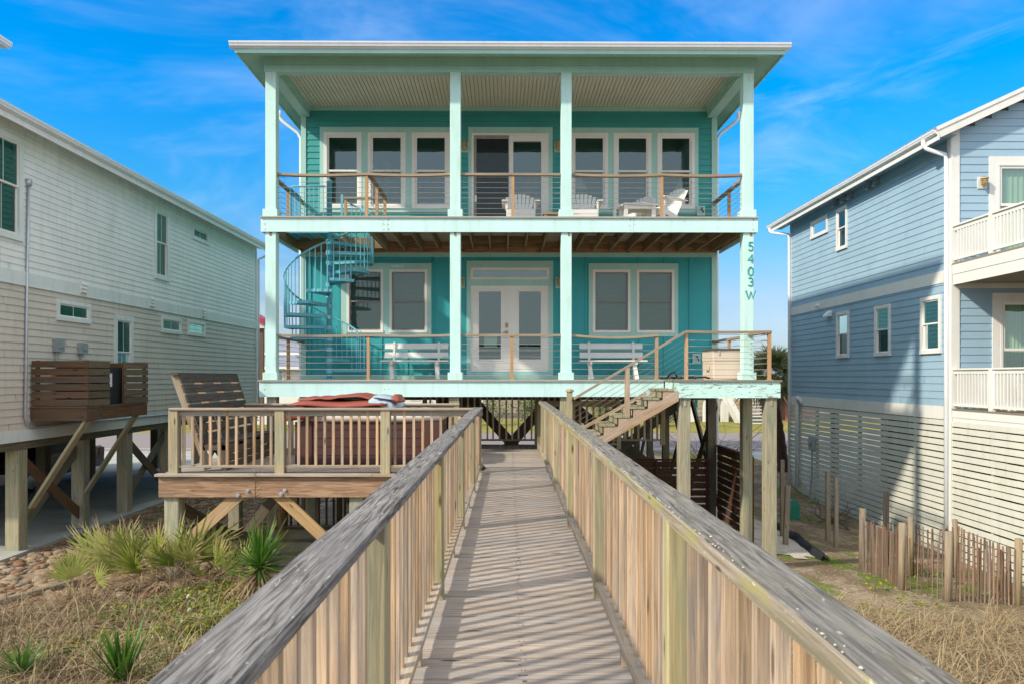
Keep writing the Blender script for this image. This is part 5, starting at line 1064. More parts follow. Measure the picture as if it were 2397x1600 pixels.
# ---------------------------------------------------------------- sand fence, stakes and yard things on the right
sf = thing('sand_fence', 'rustic picket sand fence with round posts in front of the blue house', 'fence', (7.6, 13.6, -2.3))
fp = {'a': (6.97, 14.8), 'b': (7.02, 13.4), 'c': (7.56, 12.9), 'd': (8.9, 13.1), 'e': (7.82, 14.6), 'f': (8.85, 14.85)}
top = lambda x, y: gz(x, y)+1.08
for n_, (x, y) in fp.items():
    r0 = .062 if n_ in 'abcd' else .05; b = MB(); b.tube([(x, y, gz(x, y)-.2), (x+.01, y, gz(x, y)+.6), (x+random.uniform(-.03, .03), y, top(x, y)+(.12 if n_ in 'abc' else .08))], r0, 9); obj('post', b, M['fpost'], sf, True)
for a, c, lo in (('a', 'b', 0), ('b', 'c', 0), ('c', 'd', 0), ('a', 'e', 0), ('e', 'f', 0), ('f', 'd', 0)):
    p, q = Vector((*fp[a], 0)), Vector((*fp[c], 0)); n = max(3, int((q-p).length/.076)); b = MB(); d = (q-p).normalized()
    for i in range(1, n):
        c_ = p.lerp(q, (i+random.uniform(-.18, .18))/n); sag = .05*sin(pi*i/n); z0 = gz(c_.x, c_.y); t_ = Vector((random.uniform(-.03, .03), random.uniform(-.02, .02), 0))
        b.bar(c_+Vector((0, 0, z0-.08)), c_+t_+Vector((0, 0, z0+1.02-sag+random.uniform(-.035, .035))), .031, .010, d)
    obj('pickets', b, M['picket'], sf)
    for h in (.2, .6, .92): b = MB(); b.tube([p.lerp(q, i/n)+Vector((0, 0, gz(*p.lerp(q, i/n)[:2])+h-.05*sin(pi*i/n)+(.01 if i % 2 else -.01))) for i in range(n+1)], .003, 4); obj('wire', b, M['rust'], sf)
for i, (px, yt, D, w, h, lb) in enumerate(((1938, 1102, 17.6, .10, 1.05, 'weathered wooden stake, farthest of the pair by the slatted base'), (1957, 1116, 16.8, .09, 1.15, 'weathered wooden stake, nearer of the pair by the slatted base'), (2074, 1148, 15.3, .10, 1.25, 'tall thin grey stake behind the sand fence'), (1831, 1075, 17.5, .09, 1.75, 'narrow wooden stake behind the outer landing post, taller one'), (1838, 1135, 16.4, .11, 1.2, 'short leaning wooden stake beside the black fabric strip'))):
    x = XP(px, D); zt = ZP(yt, D); b = MB(); b.bar((x, D, gz(x, D)-.1), (x+(.06 if i == 4 else .0), D, zt), w, w*.7, (0, 1, 0), .006); tag(obj('wooden_stake', b, M['fpost'] if i != 2 else M['bench'], None, False, (x, D, gz(x, D))), lb, 'stake', 'wooden stakes in the right yard')
gb_ = thing('utility_box', 'green plastic utility box beside the white pipe near the palm trunk', 'utility box', (XP(1851, 20.5), 20.5, gz(XP(1851, 20.5), 20.5))); x = XP(1851, 20.5); z = gz(x, 20.5)
b = MB(); po = [(-.19, 0), (.19, 0), (.19, .36)]+[(.19*cos(radians(a)), .36+.17*sin(radians(a))) for a in range(15, 180, 15)]+[(-.19, .36)]; b.prism(po, lambda u, v, a: (x+u, a, z+v), 20.35, 20.8); obj('body', b, M['gplast'], gb_, False); b = MB(); b.box(x-.21, x+.21, 20.33, 20.82, z, z+.05); obj('base', b, M['gplast'], gb_)
mb = MB(); n = 34; v = []
for i in range(n+1):
    t = i/n; y = lerp(18.9, 15.2, t); x = 6.62+.10*sin(t*5)-.1*t; w = .10+.03*sin(t*23)+.05*mnoise.noise(Vector((t*9, 1, 1)))
    for s_, h in ((-1, .01), (-.5, .08), (0, .13+.03*sin(t*17)), (.5, .08), (1, .0)): v.append((x+s_*w*1.3, y, gz(x, y)+.015+h))
mb.add(v, [(i*5+j, i*5+j+1, i*5+j+6, i*5+j+5) for i in range(n) for j in range(4)]); tag(obj('landscape_fabric', mb, M['fabric'], None, True, (6.6, 17, -2.2)), 'bunched black landscape fabric edging the pale gravel on the right', 'fabric edging')
tb_ = MB(); tb_.bar((-7.6, 9.8, gz(-7.3, 10.2)+.03), (-6.8, 11.7, gz(-6.8, 11.6)+.05), .12, .14, ch=.012); tag(obj('landscape_timber', tb_, M['fpost'], None, False, (-7.1, 10.9, -1.7)), 'tan landscape timber edging the river stones at the left', 'timber')

# ---------------------------------------------------------------- river stones (uncountable bed)
def ico():
    bm = bmesh.new(); bmesh.ops.create_icosphere(bm, subdivisions=2, radius=1); v = [x.co.copy() for x in bm.verts]; f = [tuple(a.index for a in q.verts) for q in bm.faces]; bm.free(); return v, f
IV, IF_ = ico(); rs = random.Random(3); mb = MB()
for i in range(3200):
    y = 9.6+rs.random()**1.3*12; x = rs.uniform(-8.95, -4.6)
    if x > -5.6 and rs.random() < .5: continue
    if y < 13.4 and x < -7.8 and mnoise.noise(Vector((x*.9, y*.9, 3))) < .12+(.1 if y < 12.6 else 0) and y > 11.9: continue
    if y < 10.9+(-6.9-x)*-.0 and x > -7.2 and (x+7.2)*2.4+10.2 > y: continue
    s = (.035+.085*rs.random()**1.6)*(1 if y < 14 else .85); sx, sy, sz = s*rs.uniform(.8, 1.35), s*rs.uniform(.6, 1), s*rs.uniform(.28, .5); ca, sa = cos(rs.random()*6.3), sin(rs.random()*6.3); ca, sa = ca/sqrt(ca*ca+sa*sa), sa/sqrt(ca*ca+sa*sa); q = rs.random()*50
    z = gz(x, y)+sz*.45; vs = []
    for p in IV:
        d = 1+.16*mnoise.noise(p*1.3+Vector((q, 0, 0))); u, w = p.x*sx*d, p.y*sy*d; vs.append((x+u*ca-w*sa, y+u*sa+w*ca, z+p.z*sz*d))
    mb.add(vs, IF_, None, rs.random())
k = NB('river_stone'); r = k.attr('rnd', 'Fac'); rp = k.n('ShaderNodeValToRGB', {0: r}); rp.color_ramp.interpolation = 'LINEAR'; e = rp.color_ramp.elements
for i, c in enumerate(((.30, .20, .12), (.42, .34, .25), (.33, .30, .26), (.26, .12, .07), (.45, .43, .38), (.36, .24, .14), (.28, .27, .25), (.50, .47, .42))):
    if i > 1: e.new(i/7)
    e[i].position = i/7; e[i].color = (*c, 1)
P_ = k.n('ShaderNodeTexCoord').outputs['Object']; nn = k.noise(P_, 16, 5, .65); k.done(k.mix(k.rng(nn, .3, .7), k.mix(.45, k.mix(1.0, rp.outputs[0], (.80, .66, .52), 'MULTIPLY'), (.10, .07, .045)), k.mix(1.0, rp.outputs[0], (.86, .74, .60), 'MULTIPLY')), .8, nn, .2, .01, .25); M['stone'] = k.m
tag(obj('river_stones', mb, M['stone'], None, True, fix=False), kind='stuff')
# shell debris specks
mb = MB(); rs = random.Random(12)
for i in range(900):
    x, y = rs.uniform(5, 9.6), rs.uniform(10.5, 21); s = rs.uniform(.008, .026); z = gz(x, y)+.004; a = rs.random()*6.28
    mb.add([(x+s*cos(a+t), y+s*sin(a+t), z+s*.4*((j % 2))) for j, t in enumerate((0, 1.5, 3.1, 4.6))], [(0, 1, 2, 3)], None, rs.random())
tag(obj('shell_fragments', mb, M['sand'], None, False, fix=False), kind='stuff')

# ---------------------------------------------------------------- plants
M['palmetto'] = leaf('palmetto_leaf', ((.13, .20, .03), (.27, .32, .05), (.42, .42, .13), (.18, .25, .04), (.36, .33, .12)), (.52, .37, .22), .55)
M['yucca'] = leaf('yucca_leaf', ((.03, .10, .015), (.06, .17, .02), (.12, .26, .03), (.05, .13, .02)), (.30, .26, .06), .85)
M['deadleaf'] = leaf('dead_leaf', ((.30, .20, .12), (.42, .30, .19), (.22, .14, .09)), None, .6, .8, .2)
M['drygrass'] = leaf('dry_grass', ((.33, .24, .12), (.46, .35, .19), (.25, .17, .095), (.52, .41, .24), (.16, .11, .07)), (.50, .39, .24), .5, .7, .25)
M['duskgrass'] = leaf('brown_grass', ((.15, .10, .06), (.27, .19, .115), (.10, .07, .045), (.34, .25, .15), (.075, .05, .035)), (.30, .22, .14), .6, .7, .25)
M['cover_leaf'] = leaf('ground_cover_leaf', ((.05, .12, .015), (.10, .20, .02), (.22, .28, .02), (.40, .33, .02), (.06, .14, .02)), None, .6, .35, .3)
M['shrub'] = leaf('shrub_leaf', ((.04, .07, .015), (.08, .12, .03), (.14, .18, .05), (.05, .09, .02)), None, .6, .6, .25)
M['palmleaf'] = leaf('palm_leaf', ((.15, .20, .05), (.24, .28, .10), (.34, .35, .15), (.12, .17, .05)), (.42, .38, .20), .6, .6, .3)
M['palmtrunk'] = wood('palm_trunk', (.13, .085, .065), (.055, .038, .03), None, 0, .2, .4, bs=.8)
M['twig'] = wood('bare_twig', (.13, .095, .07), (.06, .045, .035), None, 0, .3)
def blade(mb, p, d, L, w, droop, rnd, R, n=3, up=Vector((0, 0, 1)), fold=0):
    """tapering leaf blade from p along d, drooping; bc.x = 0..1"""
    d = d.normalized(); s = d.cross(up); s = s.normalized() if s.length > .05 else Vector((1, 0, 0)); vs = []; bc = []
    for i in range(n+1):
        t = i/n; c = p+d*(L*t)-Vector((0, 0, droop*L*t*t)); ww = w*(.55+.9*t if t < .4 else (1-t)*1.52)*.5; ww = max(ww, w*.03)
        vs += [c-s*ww, c+s*ww]; bc += [(t, 0, 0)]*2
    mb.add(vs, [(2*i, 2*i+1, 2*i+3, 2*i+2) for i in range(n)], bc, rnd)
def fan_leaf(mb, c, axis, nrm, L, nb, R, spread=105, w=.034, droop=.12):
    """palmate leaf: blades fanned about axis in the plane whose normal is nrm"""
    axis = axis.normalized(); nrm = (nrm-axis*nrm.dot(axis)).normalized(); r0 = R.random()
    for i in range(nb):
        a = radians(lerp(-spread, spread, i/(nb-1)))+R.uniform(-.04, .04); d = Matrix.Rotation(a, 3, nrm) @ axis; d += nrm*R.uniform(-.08, .12)
        l = L*(1-.30*abs(i/(nb-1)-.5)*2)*R.uniform(.85, 1.08); blade(mb, c, d, l, w, droop*R.uniform(.3, 1.6), (r0+R.uniform(-.12, .12)) % 1, R, 3, nrm)
def palmetto(lb, x, y, s, n, seed):
    R = random.Random(seed); z = gz(x, y); t = thing('dwarf_palmetto', lb, 'palmetto', (x, y, z), 'palmettos in front of the hot tub deck'); f = MB(); dl = MB(); st = MB()
    for i in range(n):
        a = R.uniform(0, 6.28); el = R.uniform(.5, 1.35); h = s*R.uniform(.35, .75); d = Vector((cos(a)*cos(el), sin(a)*cos(el), sin(el))); c = Vector((x+R.uniform(-.1, .1)*s, y+R.uniform(-.1, .1)*s, z))+d*h
        st.tube([(x, y, z), c-d*h*.4+Vector((0, 0, .02)), c], .008, 4); ax = (d+Vector((0, 0, R.uniform(.1, .5)))).normalized(); nr = Vector((R.uniform(-1.2, 1.0), -1, R.uniform(-.2, .9)))
        fan_leaf(f, c, ax, nr, s*R.uniform(.5, .82), 13, R, R.uniform(28, 75), .036*s+.006)
    for i in range(n+2):
        a = R.uniform(3.0, 6.4); d = Vector((cos(a), sin(a), R.uniform(-.05, .35))); c = Vector((x, y, z+.06))+d*s*R.uniform(.15, .4); fan_leaf(dl, c, d, Vector((R.uniform(-.3, .3), -.4, 1)), s*R.uniform(.3, .45), 12, R, 80, .026*s+.004, .3)
    obj('leaves', f, M['palmetto'], t, fix=False); obj('dead_leaves', dl, M['deadleaf'], t, fix=False); obj('stems', st, M['palmetto'], t)
def P2(px, py, H_=3.3):   # ground point seen at this photo pixel (for plant siting)
    D = 3.25*F/(py-881)
    for _ in range(12): D = (1.55-gz(XP(px, D), D))*F/(py-881)
    return XP(px, D), D
for i, (px, py, s, n, lb) in enumerate(((262, 1352, 1.0, 7, 'yellow green palmetto with upright fans, leftmost of the clump by the deck post'), (330, 1372, 1.05, 9, 'palmetto with tan leaf tips left of the square deck post'), (405, 1366, 1.15, 10, 'tall pale palmetto directly in front of the square deck post'), (478, 1372, 1.0, 8, 'ragged palmetto with dry folded fans in front of the golden brace'), (178, 1400, .7, 6, 'low dark palmetto beside the landscape timber'), (520, 1352, .7, 6, 'small blue green palmetto between the golden brace and the yucca'))): palmetto(lb, *P2(px, py), s, n, 40+i)
def yucca(lb, x, y, z, s, n, seed, trunk=.35, dead=True, elmin=-.15):
    R = random.Random(seed); t = thing('yucca', lb, 'yucca', (x, y, gz(x, y)), 'yuccas'); c = Vector((x, y, z)); f = MB(); q = MB()
    for i in range(n):
        a = R.uniform(0, 6.28); el = R.uniform(elmin, 1.45); d = Vector((cos(a)*cos(el), sin(a)*cos(el), sin(el))); blade(f, c+d*.03, d, s*R.uniform(.75, 1.1), .042*s+.010, R.uniform(0, .12), R.random(), R, 4)
    obj('leaves', f, M['yucca'], t, fix=False)
    if dead:
        for i in range(n): a = R.uniform(0, 6.28); el = R.uniform(-1.45, -.35); d = Vector((cos(a)*cos(el), sin(a)*cos(el), sin(el))); blade(q, c+d*.03-Vector((0, 0, R.uniform(0, .15))), d, s*R.uniform(.5, .95), .04*s+.006, .15, R.random(), R, 3)
        obj('dead_leaves', q, M['deadleaf'], t, fix=False)
    q = MB(); q.lathe([(.06, gz(x, y)-.05), (.05, z-.05), (.03, z)], (x, y, 0), 8); obj('trunk', q, M['twig'], t)
x, D = P2(608, 1412); yucca('dark green yucca with a skirt of dead leaves beside the left railing', x, D, ZP(1325, D), .72, 130, 5)
x, D = P2(285, 1640); yucca('dark green yucca at the bottom edge left of the grey handrail', x, D, ZP(1600, D), .62, 80, 6, elmin=.5, dead=False)
x, D = P2(52, 1625); yucca('dark green yucca in the bottom left corner', x, D, ZP(1580, D), .40, 70, 9, elmin=.3, dead=False)
# dead stalk in front of the deck
b = MB(); x, D = XP(597, 11.4), 11.4; b.tube([(x, D, ZP(1300, D)), (x-.01, D, ZP(1200, D)), (x+.015, D, ZP(1100, D))], .012, 5, r1=.004); R = random.Random(2)
for i in range(16): z = lerp(ZP(1220, D), ZP(1105, D), R.random()); a = R.choice((-1, 1)); b.tube([(x, D, z), (x+a*R.uniform(.03, .12), D+R.uniform(-.05, .05), z+R.uniform(.03, .12))], .004, 4, r1=.002)
tag(obj('dead_stalk', b, M['twig'], None, False, (x, D, ZP(1300, D))), 'thin dead weed stalk standing in front of the reddish deck beam', 'stalk')
# grasses and ground cover: uncountable
def grass(name, area, n, Lr, wr, seed, mat, lean=1.0, dens=None, droop=(.2, 1.0), clump=5, hz=.5, elr=(.45, 1.45)):
    R = random.Random(seed); mb = MB(); i = 0; tries = 0
    while i < n and tries < n*8:
        tries += 1; x, y = area(R)
        if dens and R.random() > dens(x, y): continue
        for j in range(clump):
            px, py = x+R.gauss(0, .06), y+R.gauss(0, .06); a = R.uniform(0, 6.28); el = R.uniform(*elr); d = Vector((cos(a)*cos(el)*lean+.12, sin(a)*cos(el)*lean, sin(el))); L_ = R.uniform(*Lr); r = R.random(); nn = 6; s = d.cross(Vector((0, 0, 1))).normalized(); w = R.uniform(*wr); dr = R.uniform(*droop); z = gz(px, py)-.02; vs = []; bc = []
            dh = d.normalized()
            for k_ in range(nn+1):
                t = k_/nn; c = Vector((px, py, z))+dh*(L_*t)+Vector((d.x, d.y, 0))*(L_*hz*t*t)-Vector((0, 0, dr*L_*t*t*.8)); ww = w*(1-.85*t)*.5; vs += [c-s*ww, c+s*ww]; bc += [(t, 0, 0)]*2
            mb.add(vs, [(2*q, 2*q+1, 2*q+3, 2*q+2) for q in range(nn)], bc, r); i += 1
    return tag(obj(name, mb, mat, None, False, fix=False), kind='stuff')
def left_area(R):
    y = R.uniform(5.0, 11.8); return R.uniform(-.70*y-1.2, -.75), y
def ldens(x, y):
    if y > 10.3+.45*(x+6.8) and x < -5.2: return .02
    if y > 11.2: return .25
    if x > -.545*y and y > 8: return .16+.25*(mnoise.noise(Vector((x*1.1, y*1.1, 9)))*.5+.5)
    return .35+.65*(mnoise.noise(Vector((x*.8, y*.8, 7)))*.5+.5)
grass('beach_grass', left_area, 8000, (.30, .9), (.009, .015), 1, M['duskgrass'], dens=ldens, droop=(.1, .9))
grass('beach_grass', left_area, 4200, (.6, 1.2), (.011, .017), 51, M['drygrass'], dens=ldens, droop=(.7, 1.2), clump=6, hz=1.0, elr=(.9, 1.45))
grass('short_thatch', left_area, 8000, (.10, .32), (.006, .011), 21, M['duskgrass'], dens=ldens, droop=(.4, 1.4), clump=7)
def right_area(R):
    y = R.uniform(5.5, 12.4); return R.uniform(1.0, .72*y+.6), y
def rdens(x, y):
    d = sst(11.6, 10.2, y+.0)*sst(2.6, 4.6, x+.25*(11-y)); return d*(.35+.65*(mnoise.noise(Vector((x*.9, y*.9, 17)))*.5+.5))
grass('tall_beach_grass', right_area, 5600, (.8, 1.5), (.011, .016), 2, M['drygrass'], dens=rdens, droop=(.75, 1.25), clump=9, hz=.9, elr=(.8, 1.45))
grass('brown_thatch', right_area, 8000, (.25, .6), (.006, .010), 22, M['duskgrass'], dens=rdens, droop=(.4, 1.2), clump=8, hz=.7)
grass('short_thatch', right_area, 7000, (.07, .22), (.004, .007), 23, M['drygrass'], dens=lambda x, y: .5, droop=(.4, 1.4), clump=7)
M['greengrass'] = leaf('green_grass', ((.08, .15, .02), (.13, .22, .03), (.20, .26, .05)), None, .6, .6, .3)
def rmid(R):
    y = R.uniform(11.5, 19); return R.uniform(4.9, 9.5), y
grass('green_tufts', rmid, 5000, (.04, .12), (.005, .010), 31, M['greengrass'], dens=lambda x, y: 1.0 if mnoise.noise(Vector((x*.9, y*.55, 3)))+(.25 if 12.6 < y < 14.6 else 0) > .18 and x > 6.2 else .0, droop=(.2, .8), clump=8)
def gcover(name, spots, n, seed):
    R = random.Random(seed); mb = MB()
    for i in range(n):
        cx_, cy_, r = spots[R.randrange(len(spots))]; a = R.uniform(0, 6.28); q = r*sqrt(R.random()); x, y = cx_+cos(a)*q, cy_+sin(a)*q; z = gz(x, y)+R.uniform(.02, .17); s = R.uniform(.016, .034); nrm = Vector((R.gauss(0, .8), R.gauss(-.5, .7), .8)).normalized(); u = nrm.orthogonal().normalized(); w = nrm.cross(u); c = Vector((x, y, z))
        a = R.uniform(0, 6.28); u, w = u*cos(a)+w*sin(a), w*cos(a)-u*sin(a)
        mb.add([c+u*s*1.3, c+u*s*.5+w*s*.62, c-u*s*.6+w*s*.5, c-u*s*1.1, c-u*s*.6-w*s*.5, c+u*s*.5-w*s*.62], [(0, 1, 2, 3, 4, 5)], None, R.random())
    tag(obj(name, mb, M['cover_leaf'], None, False, fix=False), kind='stuff')
sp = []
for px, py, r in ((500, 1400, .55), (440, 1420, .5), (545, 1385, .4), (330, 1450, .45), (250, 1455, .4), (400, 1480, .5), (300, 1520, .5), (380, 1530, .45), (220, 1540, .45), (470, 1470, .4), (160, 1535, .4), (350, 1600, .4), (90, 1560, .35), (520, 1440, .35)): sp.append((*P2(px, py), r))
gcover('ground_cover', sp, 5200, 4)
sp = [(*P2(px, py), r) for px, py, r in ((2100, 1340, .45), (2180, 1350, .5), (2290, 1370, .6), (2340, 1360, .5), (2060, 1380, .4), (2150, 1420, .4), (2250, 1390, .5))]
gcover('ground_cover', sp, 260, 14)

# sabal palm behind the right corner of the porch
def sabal(name, lb, x, y, zc, cr, seed, tr=.13, nl=60, trunk=True, lean=0):
    R = random.Random(seed); t = thing(name, lb, 'palm tree', (x, y, gz(x, y))); c = Vector((x+lean, y, zc)); f = MB(); dl = MB()
    for i in range(nl):
        a = R.uniform(0, 6.28); el = R.uniform(-.5, 1.3); d = Vector((cos(a)*cos(el), sin(a)*cos(el), sin(el))); p = c+d*cr*R.uniform(.35, .6); fan_leaf(f, p, d-Vector((0, 0, .15)), Vector((R.uniform(-.4, .4), -.8, .8)), cr*R.uniform(.5, .75), 20, R, 100, .05*cr+.01, .35)
    for i in range(14): a = R.uniform(0, 6.28); d = Vector((cos(a)*.5, sin(a)*.5, -.9)); p = c+d*cr*.25; fan_leaf(dl, p, d, Vector((R.uniform(-.4, .4), -1, .2)), cr*.7, 12, R, 50, .05*cr, .2)
    obj('crown', f, M['palmleaf'], t, fix=False); obj('dead_leaves', dl, M['deadleaf'], t, fix=False)
    if trunk:
        b = MB(); z0 = gz(x, y); n = 22; b.lathe([(tr*(1.25-.25*min(1, i/5))+.018*sin(i*2.4), lerp(z0-.1, zc, i/n)) for i in range(n+1)], (x, y, 0), 14); b.v = [(v[0]+lean*sst(0, 1, (v[2]-z0)/(zc-z0)), v[1], v[2]) for v in b.v]; obj('trunk', b, M['palmtrunk'], t, True)
sabal('palm_tree', 'sabal palm with rough brown trunk between the porch corner and the blue house', XP(1833, 28.6), 28.6, ZP(880, 28.6), 1.35, 3, .19, 80, lean=-.42)
sabal('palm_tree', 'low palm with yellow green fans behind the baluster screen under the porch', 6.6, 40+10.5, -.55, 1.6, 8, .15, 40)
# shrubs across the road
def shrub(lb, x, y, r, h, seed, n=900, grp='shrubs beyond the road'):
    R = random.Random(seed); z0 = gz(x, y); t = thing('shrub', lb, 'shrub', (x, y, z0), grp); f = MB(); b = MB()
    lob = [(R.uniform(-.6, .6)*r, R.uniform(-.4, .4)*r, R.uniform(.35, .85)*h, R.uniform(.35, .55)) for _ in range(7)]
    for i in range(n):
        lx, ly, lz, lr = R.choice(lob); d = Vector((R.gauss(0, 1), R.gauss(0, 1), R.gauss(0, 1))).normalized()*R.random()**.4*lr; c = Vector((x+lx+d.x*r, y+ly+d.y*r, z0+max(.05, lz+d.z*h*.8))); s = R.uniform(.05, .12)*(1 if y > 30 else .4); u = Vector((R.gauss(0, 1), R.gauss(0, 1), R.gauss(0, .6))).normalized(); w = u.orthogonal().normalized(); f.add([c-u*s, c+w*s*.5, c+u*s, c-w*s*.5], [(0, 1, 2, 3)], None, R.random())
    for i in range(6): lx, ly, lz, lr = R.choice(lob); b.tube([(x, y, z0), (x+lx*.5, y+ly*.5, z0+lz*.5), (x+lx, y+ly, z0+lz)], .03, 5, r1=.01)
    obj('foliage', f, M['shrub'], t, fix=False); obj('stems', b, M['twig'], t)
for i, (x, y, r, h, lb) in enumerate(((-1.2, 54, 2.2, 2.3, 'dark rounded shrub beyond the road, seen between the balusters left of centre'), (1.6, 55, 1.8, 2.0, 'dark rounded shrub beyond the road, straight behind the boardwalk'), (8.6, 52, 1.8, 1.9, 'yellow green shrub beyond the road behind the stair treads'), (10.9, 53, 1.6, 1.5, 'low shrub beyond the road right of the stair top'), (-17.4, 49.5, 1.0, 1.0, 'small bushy shrub on the far verge seen under the left house'), (-9.6, 56, 2.4, 2.2, 'dark shrub beyond the road behind the hot tub'), (-5.2, 57, 2.2, 2.0, 'dark shrub beyond the road right of the hot tub cover'), (-16.5, 57, 1.8, 2.4, 'green shrub beside the far red roofed house'))): shrub(lb, x, y, r, h, 60+i)
# bare bushes
def bare_bush(lb, x, y, h, r, n, seed, th=.011):
    R = random.Random(seed); b = MB(); z0 = gz(x, y)
    def br(p, d, L_, t, lev):
        pts = [p]; q = p
        for i in range(4): d = (d+Vector((R.gauss(0, .28), R.gauss(0, .28), R.gauss(0, .2)))).normalized(); q = q+d*L_/4; q.z = max(q.z, z0+.02); pts.append(q.copy())
        b.tube(pts, t, 4, r1=t*.45)
        if lev:
            for i in range(R.randint(2, 4)): p2 = pts[R.randint(1, 4)]; br(p2, (d+Vector((R.gauss(0, .8), R.gauss(0, .8), R.gauss(.1, .5)))).normalized(), L_*R.uniform(.45, .75), t*.55, lev-1)
    for i in range(n): a = R.uniform(0, 6.28); br(Vector((x+R.gauss(0, .08), y+R.gauss(0, .08), z0)), Vector((cos(a)*r, sin(a)*r, h)).normalized(), sqrt(h*h+r*r)*R.uniform(.6, 1), th, 2)
    tag(obj('bare_bush', b, M['twig'], None, False, (x, y, z0), fix=False), lb, 'bush', 'leafless bushes in the right yard')
x, D = P2(1940, 1222, 3.9); bare_bush('tangled leafless bush sprawling by the slatted base of the blue house', x, D, .55, .9, 9, 1)
x, D = P2(1985, 1240, 3.9); bare_bush('low leafless branches trailing toward the sand fence', x, D, .28, .9, 6, 7, .009)
bare_bush('grey leafless bush beside the palm trunk behind the brown slat fence', 6.7, 24.5, 1.9, 1.1, 12, 5, .018)

# ---------------------------------------------------------------- far houses
def far_house(lb, x0, x1, y0, y1, zf, ze, zr, wall, roof, wins=(), door=None, eave=.5, name='far_house'):
    t = thing(name, lb, 'house', ((x0+x1)/2, y0, -1.95)); b = MB(); b.box(x0, x1, y0, y1, zf, ze); obj('wall', b, M[wall], t)
    b = MB(); e_ = eave; v = [(x0-e_, y0-e_, ze), (x1+e_, y0-e_, ze), (x1+e_, y1+e_, ze), (x0-e_, y1+e_, ze), ((x0*.65+x1*.35), (y0+y1)/2, zr), ((x0*.35+x1*.65), (y0+y1)/2, zr)]
    b.add(v, [(0, 1, 5, 4), (1, 2, 5), (2, 3, 4, 5), (3, 0, 4), (3, 2, 1, 0)]); obj('roof', b, M[roof], t)
    b = MB(); b.box(x0-e_, x1+e_, y0-e_-.03, y0-e_, ze-.2, ze+.02); obj('eave_board', b, M['rwhite'], t)
    for (a, c, z0, z1) in wins:
        b = MB(); b.box(a-.08, c+.08, y0-.04, y0-.005, z0-.08, z1+.08); w = obj('window', b, M['chairw'], t); b = MB(); b.box(a, c, y0-.05, y0-.041, z0, z1); obj('pane', b, M['dark'], w)
    if door:
        for a, c, z0, z1 in door: b = MB(); b.box(a, c, y0-.05, y0-.004, z0, z1); d = obj('door', b, M['chairw'], t); b = MB(); b.box(a+.15, c-.15, y0-.06, y0-.051, z0+.2, z1-.2); obj('pane', b, M['screen'], d)
    return t
D = 55
far_house('low white house with grey shingle roof across the road, behind the spiral stair', XP(560, D), XP(702, D), D, D+8, -1.95, ZP(858, D), ZP(826, D), 'rwhite', 'greyroof', [], [(XP(650, D), XP(665, D), ZP(895, D), ZP(862, D)), (XP(668, D), XP(680, D), ZP(895, D), ZP(862, D))])
far_house('taller white house with blue grey hip roof behind the low white house', XP(585, 66), XP(700, 66), 66, 74, -1.95, ZP(825, 66), ZP(784, 66), 'rwhite', 'greyroof', [(XP(a, 66), XP(c, 66), ZP(840, 66), ZP(829, 66)) for a, c in ((652, 665), (672, 688))])
rt = thing('red_roof_house', 'white building with red metal roof peeking out behind the left house corner', 'house', (-17, 48, -1.95))
mb = MB(); D = 48; xa, xb = -24, XP(622, D); v = [(xb, D-.6, ZP(748, D)), (xb, D+.9, ZP(748, D)), (-20, D+.9, ZP(650, D)), (-20, D-.6, ZP(650, D))]; mb.add(v+[(a, b, c-.35) for a, b, c in v], [(0, 1, 2, 3), (7, 6, 5, 4), (0, 4, 5, 1), (3, 7, 4, 0)]); obj('roof', mb, M['red'], rt)
mb = MB(); mb.box(xa, XP(618, D), D, D+1, ZP(768, D), ZP(748, D)); obj('wall', mb, M['rwhite'], rt); mb = MB(); mb.box(XP(605, D), XP(613, D), D+.2, D+.5, -1.95, ZP(768, D)); obj('post', mb, M['acw'], rt)
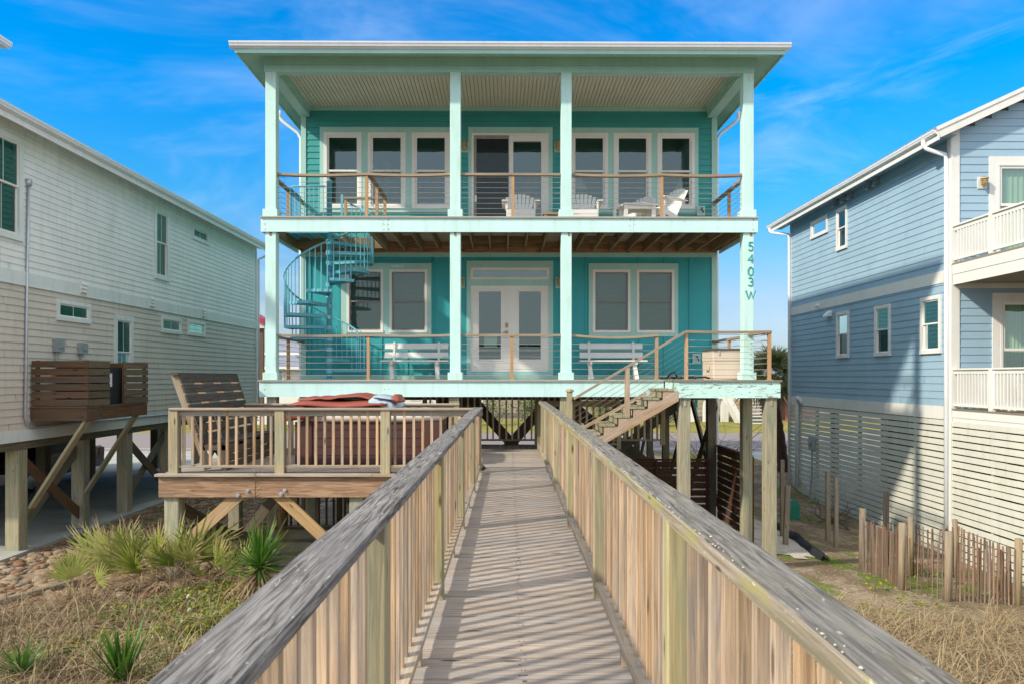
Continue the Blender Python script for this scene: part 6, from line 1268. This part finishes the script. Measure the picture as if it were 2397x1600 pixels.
mb = MB(); mb.box(xa, XP(611, D), D-.2, D, ZP(906, D), ZP(886, D)); obj('railing', mb, M['red'], rt)
D = 58
fr = far_house('white raised house across the road with an outside stair, seen under the landing', XP(1618, D), XP(1760, D), D, D+7, -.15, ZP(868, D), ZP(848, D), 'rwhite', 'greyroof', [(XP(a, D), XP(a+14, D), ZP(915, D), ZP(893, D)) for a in (1632, 1665, 1700)])
for px in (1622, 1652, 1694, 1702, 1757): mb = MB(); mb.box(XP(px, D)-.14, XP(px, D)+.14, D+.1, D+.4, -1.95, -.152); obj('piling', mb, M['rwhite'], fr)
mb = MB(); mb.box(XP(1630, D), XP(1648, D), D+2, D+2.2, -1.95, -.2); obj('wall', mb, M['batten'], fr)
fs_ = thing('outdoor_stair', 'white open stair with tan rail climbing to the raised house across the road', 'staircase', (XP(1715, 56), 56, -1.95)); a_, b_ = (XP(1737, 56), ZP(990, 56)), (XP(1702, 56), ZP(927, 56))
for y in (55.7, 56.9): mb = MB(); mb.bar((a_[0], y, a_[1]-.1), (b_[0], y, b_[1]), .12, .38); obj('stringer', mb, M['rwhite'], fs_)
mb = MB(); mb.bar((a_[0]+.25, 55.7, a_[1]+.35), (b_[0]+.25, 55.7, b_[1]+.35), .1, .10); obj('handrail', mb, M['tan'], fs_)
for i in range(9): mb = MB(); x = lerp(a_[0], b_[0], i/8)+.5; z = lerp(a_[1], b_[1], i/8); mb.box(x-.2, x+1.6, 55.75, 56.85, z, z+.06); obj('tread', mb, M['chairw'], fs_)
far_house('red brick house wall far beyond the palm trunk', XP(1838, 60), XP(1905, 60), 60, 66, -1.95, ZP(905, 60), ZP(880, 60), 'brick', 'greyroof')
far_house('wide pale house across the road behind the porch underside', XP(880, 62), XP(1130, 62), 62, 70, -1.95, ZP(905, 62), ZP(880, 62), 'rwhite', 'greyroof', [(XP(a, 62), XP(a+22, 62), ZP(935, 62), ZP(915, 62)) for a in (900, 960, 1040, 1095)])
far_house('pale house across the road seen between the piles under the left house', XP(40, 60), XP(560, 60), 62, 70, -1.95, ZP(935, 60), ZP(900, 60), 'lbeige', 'greyroof')
